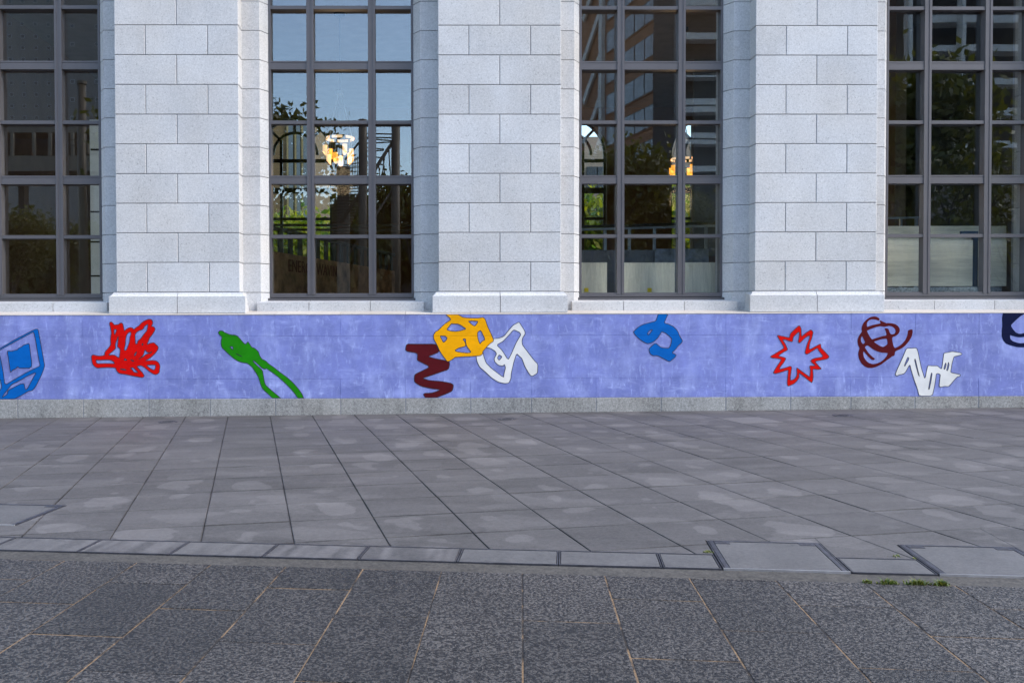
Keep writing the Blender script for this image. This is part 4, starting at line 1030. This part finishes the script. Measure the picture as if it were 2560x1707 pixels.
# tan brick office seen through the arched window
of = thing('brick_office', 'tan brick office with dark window strips beyond the arched window', 'building')
a, c_ = at(560, 700, 58), at(778, 300, 58); q = B(); q.box(a.x, c_.x, 58, 70, -.42, c_.z+.5); q.obj('wall', M['tan'], of)
for px in (728, 746, 764): x = at(px, 500, 58).x; B().box(x-.14, x+.14, 57.9, 57.99, 1.5, c_.z).obj('window_strip', M['dkglass'], of)
for px in (720, 740, 757): x = at(px, 500, 58).x; B().box(x-.05, x+.05, 57.85, 57.98, 1.5, c_.z).obj('pier', plain('pale_pier', (.17, .135, .06), .8), of)
of2 = thing('pale_house', 'pale building beyond the arched windows of the third window', 'building')
a, c_ = at(1380, 700, 62), at(1850, 420, 62); q = B(); q.box(a.x, c_.x, 62, 72, -.42, c_.z+2); q.obj('wall', M['pale'], of2)
for px in (1480, 1505, 1700, 1725): x = at(px, 500, 62).x; z_ = at(px, 480, 62).z; B().box(x-.35, x+.35, 61.9, 61.98, z_, z_+1.6).obj('window', M['dkglass'], of2)

# steel stair tower
st_ = thing('steel_tower', 'brown steel stair tower of pipes mirrored in the second window', 'tower')
DT = 46
def tp(px, py, dd=0.): return mir(px, py, DT+dd)
def tpipe(name, p0, p1, r_, dd=0., dd1=None):
    q = B(); q.tube(tp(*p0, dd), tp(*p1, dd if dd1 is None else dd1), r_, n=10); return smooth(q.obj(name, M['pipe'], st_))
for px, py in ((906, 300), (989, 316)):
    a = tp(px, py); q = B(); q.tube((a.x, a.y, -.42), (a.x, a.y, a.z), .205, n=16); smooth(q.obj('column', M['pipe'], st_))
for y0, y1 in ((334, 336), (344, 345), (346, 353), (359, 355), (369, 373), (379, 376), (390, 395), (408, 412), (463, 464), (472, 476)):
    tpipe('rung', (906, y0), (989 if y1 < 360 else 960, y1), .033)
tpipe('brace', (985, 350), (850, 560), .085); tpipe('brace', (862, 400), (902, 350), .05); tpipe('brace', (985, 470), (870, 640), .06)
for x0, y0, x1, y1 in ((972, 370, 977, 440), (963, 385, 956, 440), (958, 390, 963, 440), (947, 410, 949, 440), (940, 425, 936, 560)): tpipe('strut', (x0, y0), (x1, y1), .028)
for i in range(24):
    yy = 440+i*7.5; xx = 895-i*3.2; tpipe('tread', (xx-34, yy+3), (xx+34, yy), .032, 1.5)
for i in range(9): tpipe('baluster', (862+i*6.2, 402-i*2), (862+i*6.2, 480-i*2), .022, 1.2)
for k in range(4): tpipe('guard_rail', (860, 412+k*10), (925, 404+k*10), .02, 1.2)
q = B(); a, c_ = tp(842, 500, 2), tp(872, 415, 2); q.box(a.x, c_.x, a.y-.3, a.y, -.42, c_.z); q.obj('lift_shaft', M['conc'], st_)

# brown office with ribbon windows and white braces
bo = thing('brown_office', 'brown tiled office with ribbon windows and white braces mirrored in the third window', 'building')
l0, r0_ = mir(1512, 700, 118), mir(1700, 700, 98)
ux = Vector((r0_.x-l0.x, r0_.y-l0.y)).normalized(); nx_ = Vector((-ux.y, ux.x)); 
if nx_.y < 0: nx_ = -nx_
def bo_box(s0, s1, z0, z1, o0, o1): # along the face, height, outward
    P_ = lambda s_, o_, z: (l0.x+ux.x*s_+nx_.x*o_, l0.y+ux.y*s_+nx_.y*o_, z)
    bq = B(); bq.add([P_(s0, o0, z0), P_(s1, o0, z0), P_(s1, o1, z0), P_(s0, o1, z0), P_(s0, o0, z1), P_(s1, o0, z1), P_(s1, o1, z1), P_(s0, o1, z1)], [(0, 3, 2, 1), (4, 5, 6, 7), (0, 1, 5, 4), (1, 2, 6, 5), (2, 3, 7, 6), (3, 0, 4, 7)]); return bq
LB = Vector((r0_.x-l0.x, r0_.y-l0.y)).length
zroof = mir(1600, -260, 108).z
bo_box(-9, LB+.5, -.42, zroof, -14, 0).obj('wall', M['brown'], bo)
fl = 77*118/F_PX; zw = mir(1518, 293, 118).z
for j in range(-3, 8):
    z_ = zw+j*fl
    bo_box(.6, LB, z_-.12, z_, .01, .12).obj('sill_band', M['brown'], bo)
    for i in range(7):
        w_ = LB/7.2; s0 = .5+i*w_
        fr_ = bo_box(s0+.06, s0+w_-.06, z_, z_+2.45, .005, .05).obj('window', M['black'], bo)
        bo_box(s0+.14, s0+w_-.14, z_+.10, z_+2.36, .05, .08).obj('pane', M['blind'], fr_)
bo_box(-.9, .1, -.42, zroof, .02, .5).obj('white_pier', M['white'], bo)
for j in range(-1, 6):
    z_ = zw+j*fl*1.4; P_ = lambda s_, z: Vector((l0.x+ux.x*s_+nx_.x*.3, l0.y+ux.y*s_+nx_.y*.3, z))
    q = B(); q.bar(P_(-6.5, z_-2.2), P_(-.8, z_+2.4), .3, .9); q.obj('brace', M['white'], bo)
# white balconies to the right of it
wb = thing('balcony_block', 'dark block with white balcony bands mirrored at the right of the third window', 'building')
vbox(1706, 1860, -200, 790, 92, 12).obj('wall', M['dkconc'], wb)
for y0, y1 in ((-85, -68), (0, 16), (82, 98), (166, 183), (188, 193), (247, 262), (266, 280), (332, 346), (350, 361), (415, 430)): vbox(1705, 1798, y0, y1, 90, 1.6).obj('balcony', M['white'], wb)
wb2 = thing('balcony_block', 'dark block with white frames and balconies mirrored in the far right window', 'building')
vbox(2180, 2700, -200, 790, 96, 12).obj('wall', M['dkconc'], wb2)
for y0, y1 in ((-60, -40), (20, 32), (38, 56), (112, 128), (196, 212), (270, 290), (352, 370)): vbox(2330, 2620, y0, y1, 92, 1.8).obj('balcony', M['white'], wb2)
for x0 in (2270, 2404, 2600): vbox(x0, x0+14, -200, 350, 91, 1.).obj('column', M['white'], wb2)
ww = thing('brick_wall', 'pale brick wall behind branches mirrored in the far right window', 'wall')
vbox(2300, 2640, 470, 552, 70, .4).obj('brickwork', M['pale'], ww); vbox(2300, 2640, 464, 469.5, 69.9, .6).obj('cap', M['white'], ww)
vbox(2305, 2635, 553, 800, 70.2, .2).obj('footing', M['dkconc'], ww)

# ------------------------------------------------------------------ weeds in the joints
def tuft(px, py, width, n_, h_, label, seed):
    rg = random.Random(seed); c = on_ground(px, py); q = B()
    for i in range(n_):
        u = rg.gauss(0, width*.42); u = max(-width, min(width, u)); v = rg.gauss(0, .010); x, y = fr(u, v, uD, vD)
        an = rg.uniform(0, 6.28); hh = h_*rg.uniform(.45, 1.15)*(1-.5*abs(u)/width); ln = hh*rg.uniform(.4, 1.2); w_ = .004
        d = Vector((math.cos(an), math.sin(an), 0)); sd = Vector((-d.y, d.x, 0))*w_; b0 = Vector((x, y, -.006)); m_ = b0+d*ln*.4+Vector((0, 0, hh*.7)); tpn = b0+d*ln+Vector((0, 0, hh))
        q.add([b0-sd, b0+sd, m_+sd*.9, m_-sd*.9, tpn], [(0, 1, 2, 3), (3, 2, 4)])
    o = q.obj('weed_tuft', M['weed']); o.location = (c.x, c.y, zt(c.x, c.y)); tag(o, label, 'weed', 'weeds growing in the joints'); return o
tuft(1770, 1380, .040, 50, .022, 'small green weed at the far left corner of the middle access cover', 1)
tuft(2240, 1391, .045, 22, .020, 'sparse weed in the joint behind the short drain cover', 2)
tuft(2288, 1395, .020, 22, .014, 'tiny weed at the left side of the right access cover', 3)
tuft(2168, 1455, .025, 45, .022, 'leftmost small weed in the kerb joint, yellow at its foot', 4)
tuft(2220, 1457, .055, 130, .030, 'yellowish weed clump in the kerb joint, left of the widest clump', 5)
tuft(2293, 1459, .062, 190, .032, 'widest green weed clump in the kerb joint', 6)
tuft(2352, 1461, .048, 130, .032, 'weed clump at the right end of the row in the kerb joint', 7)
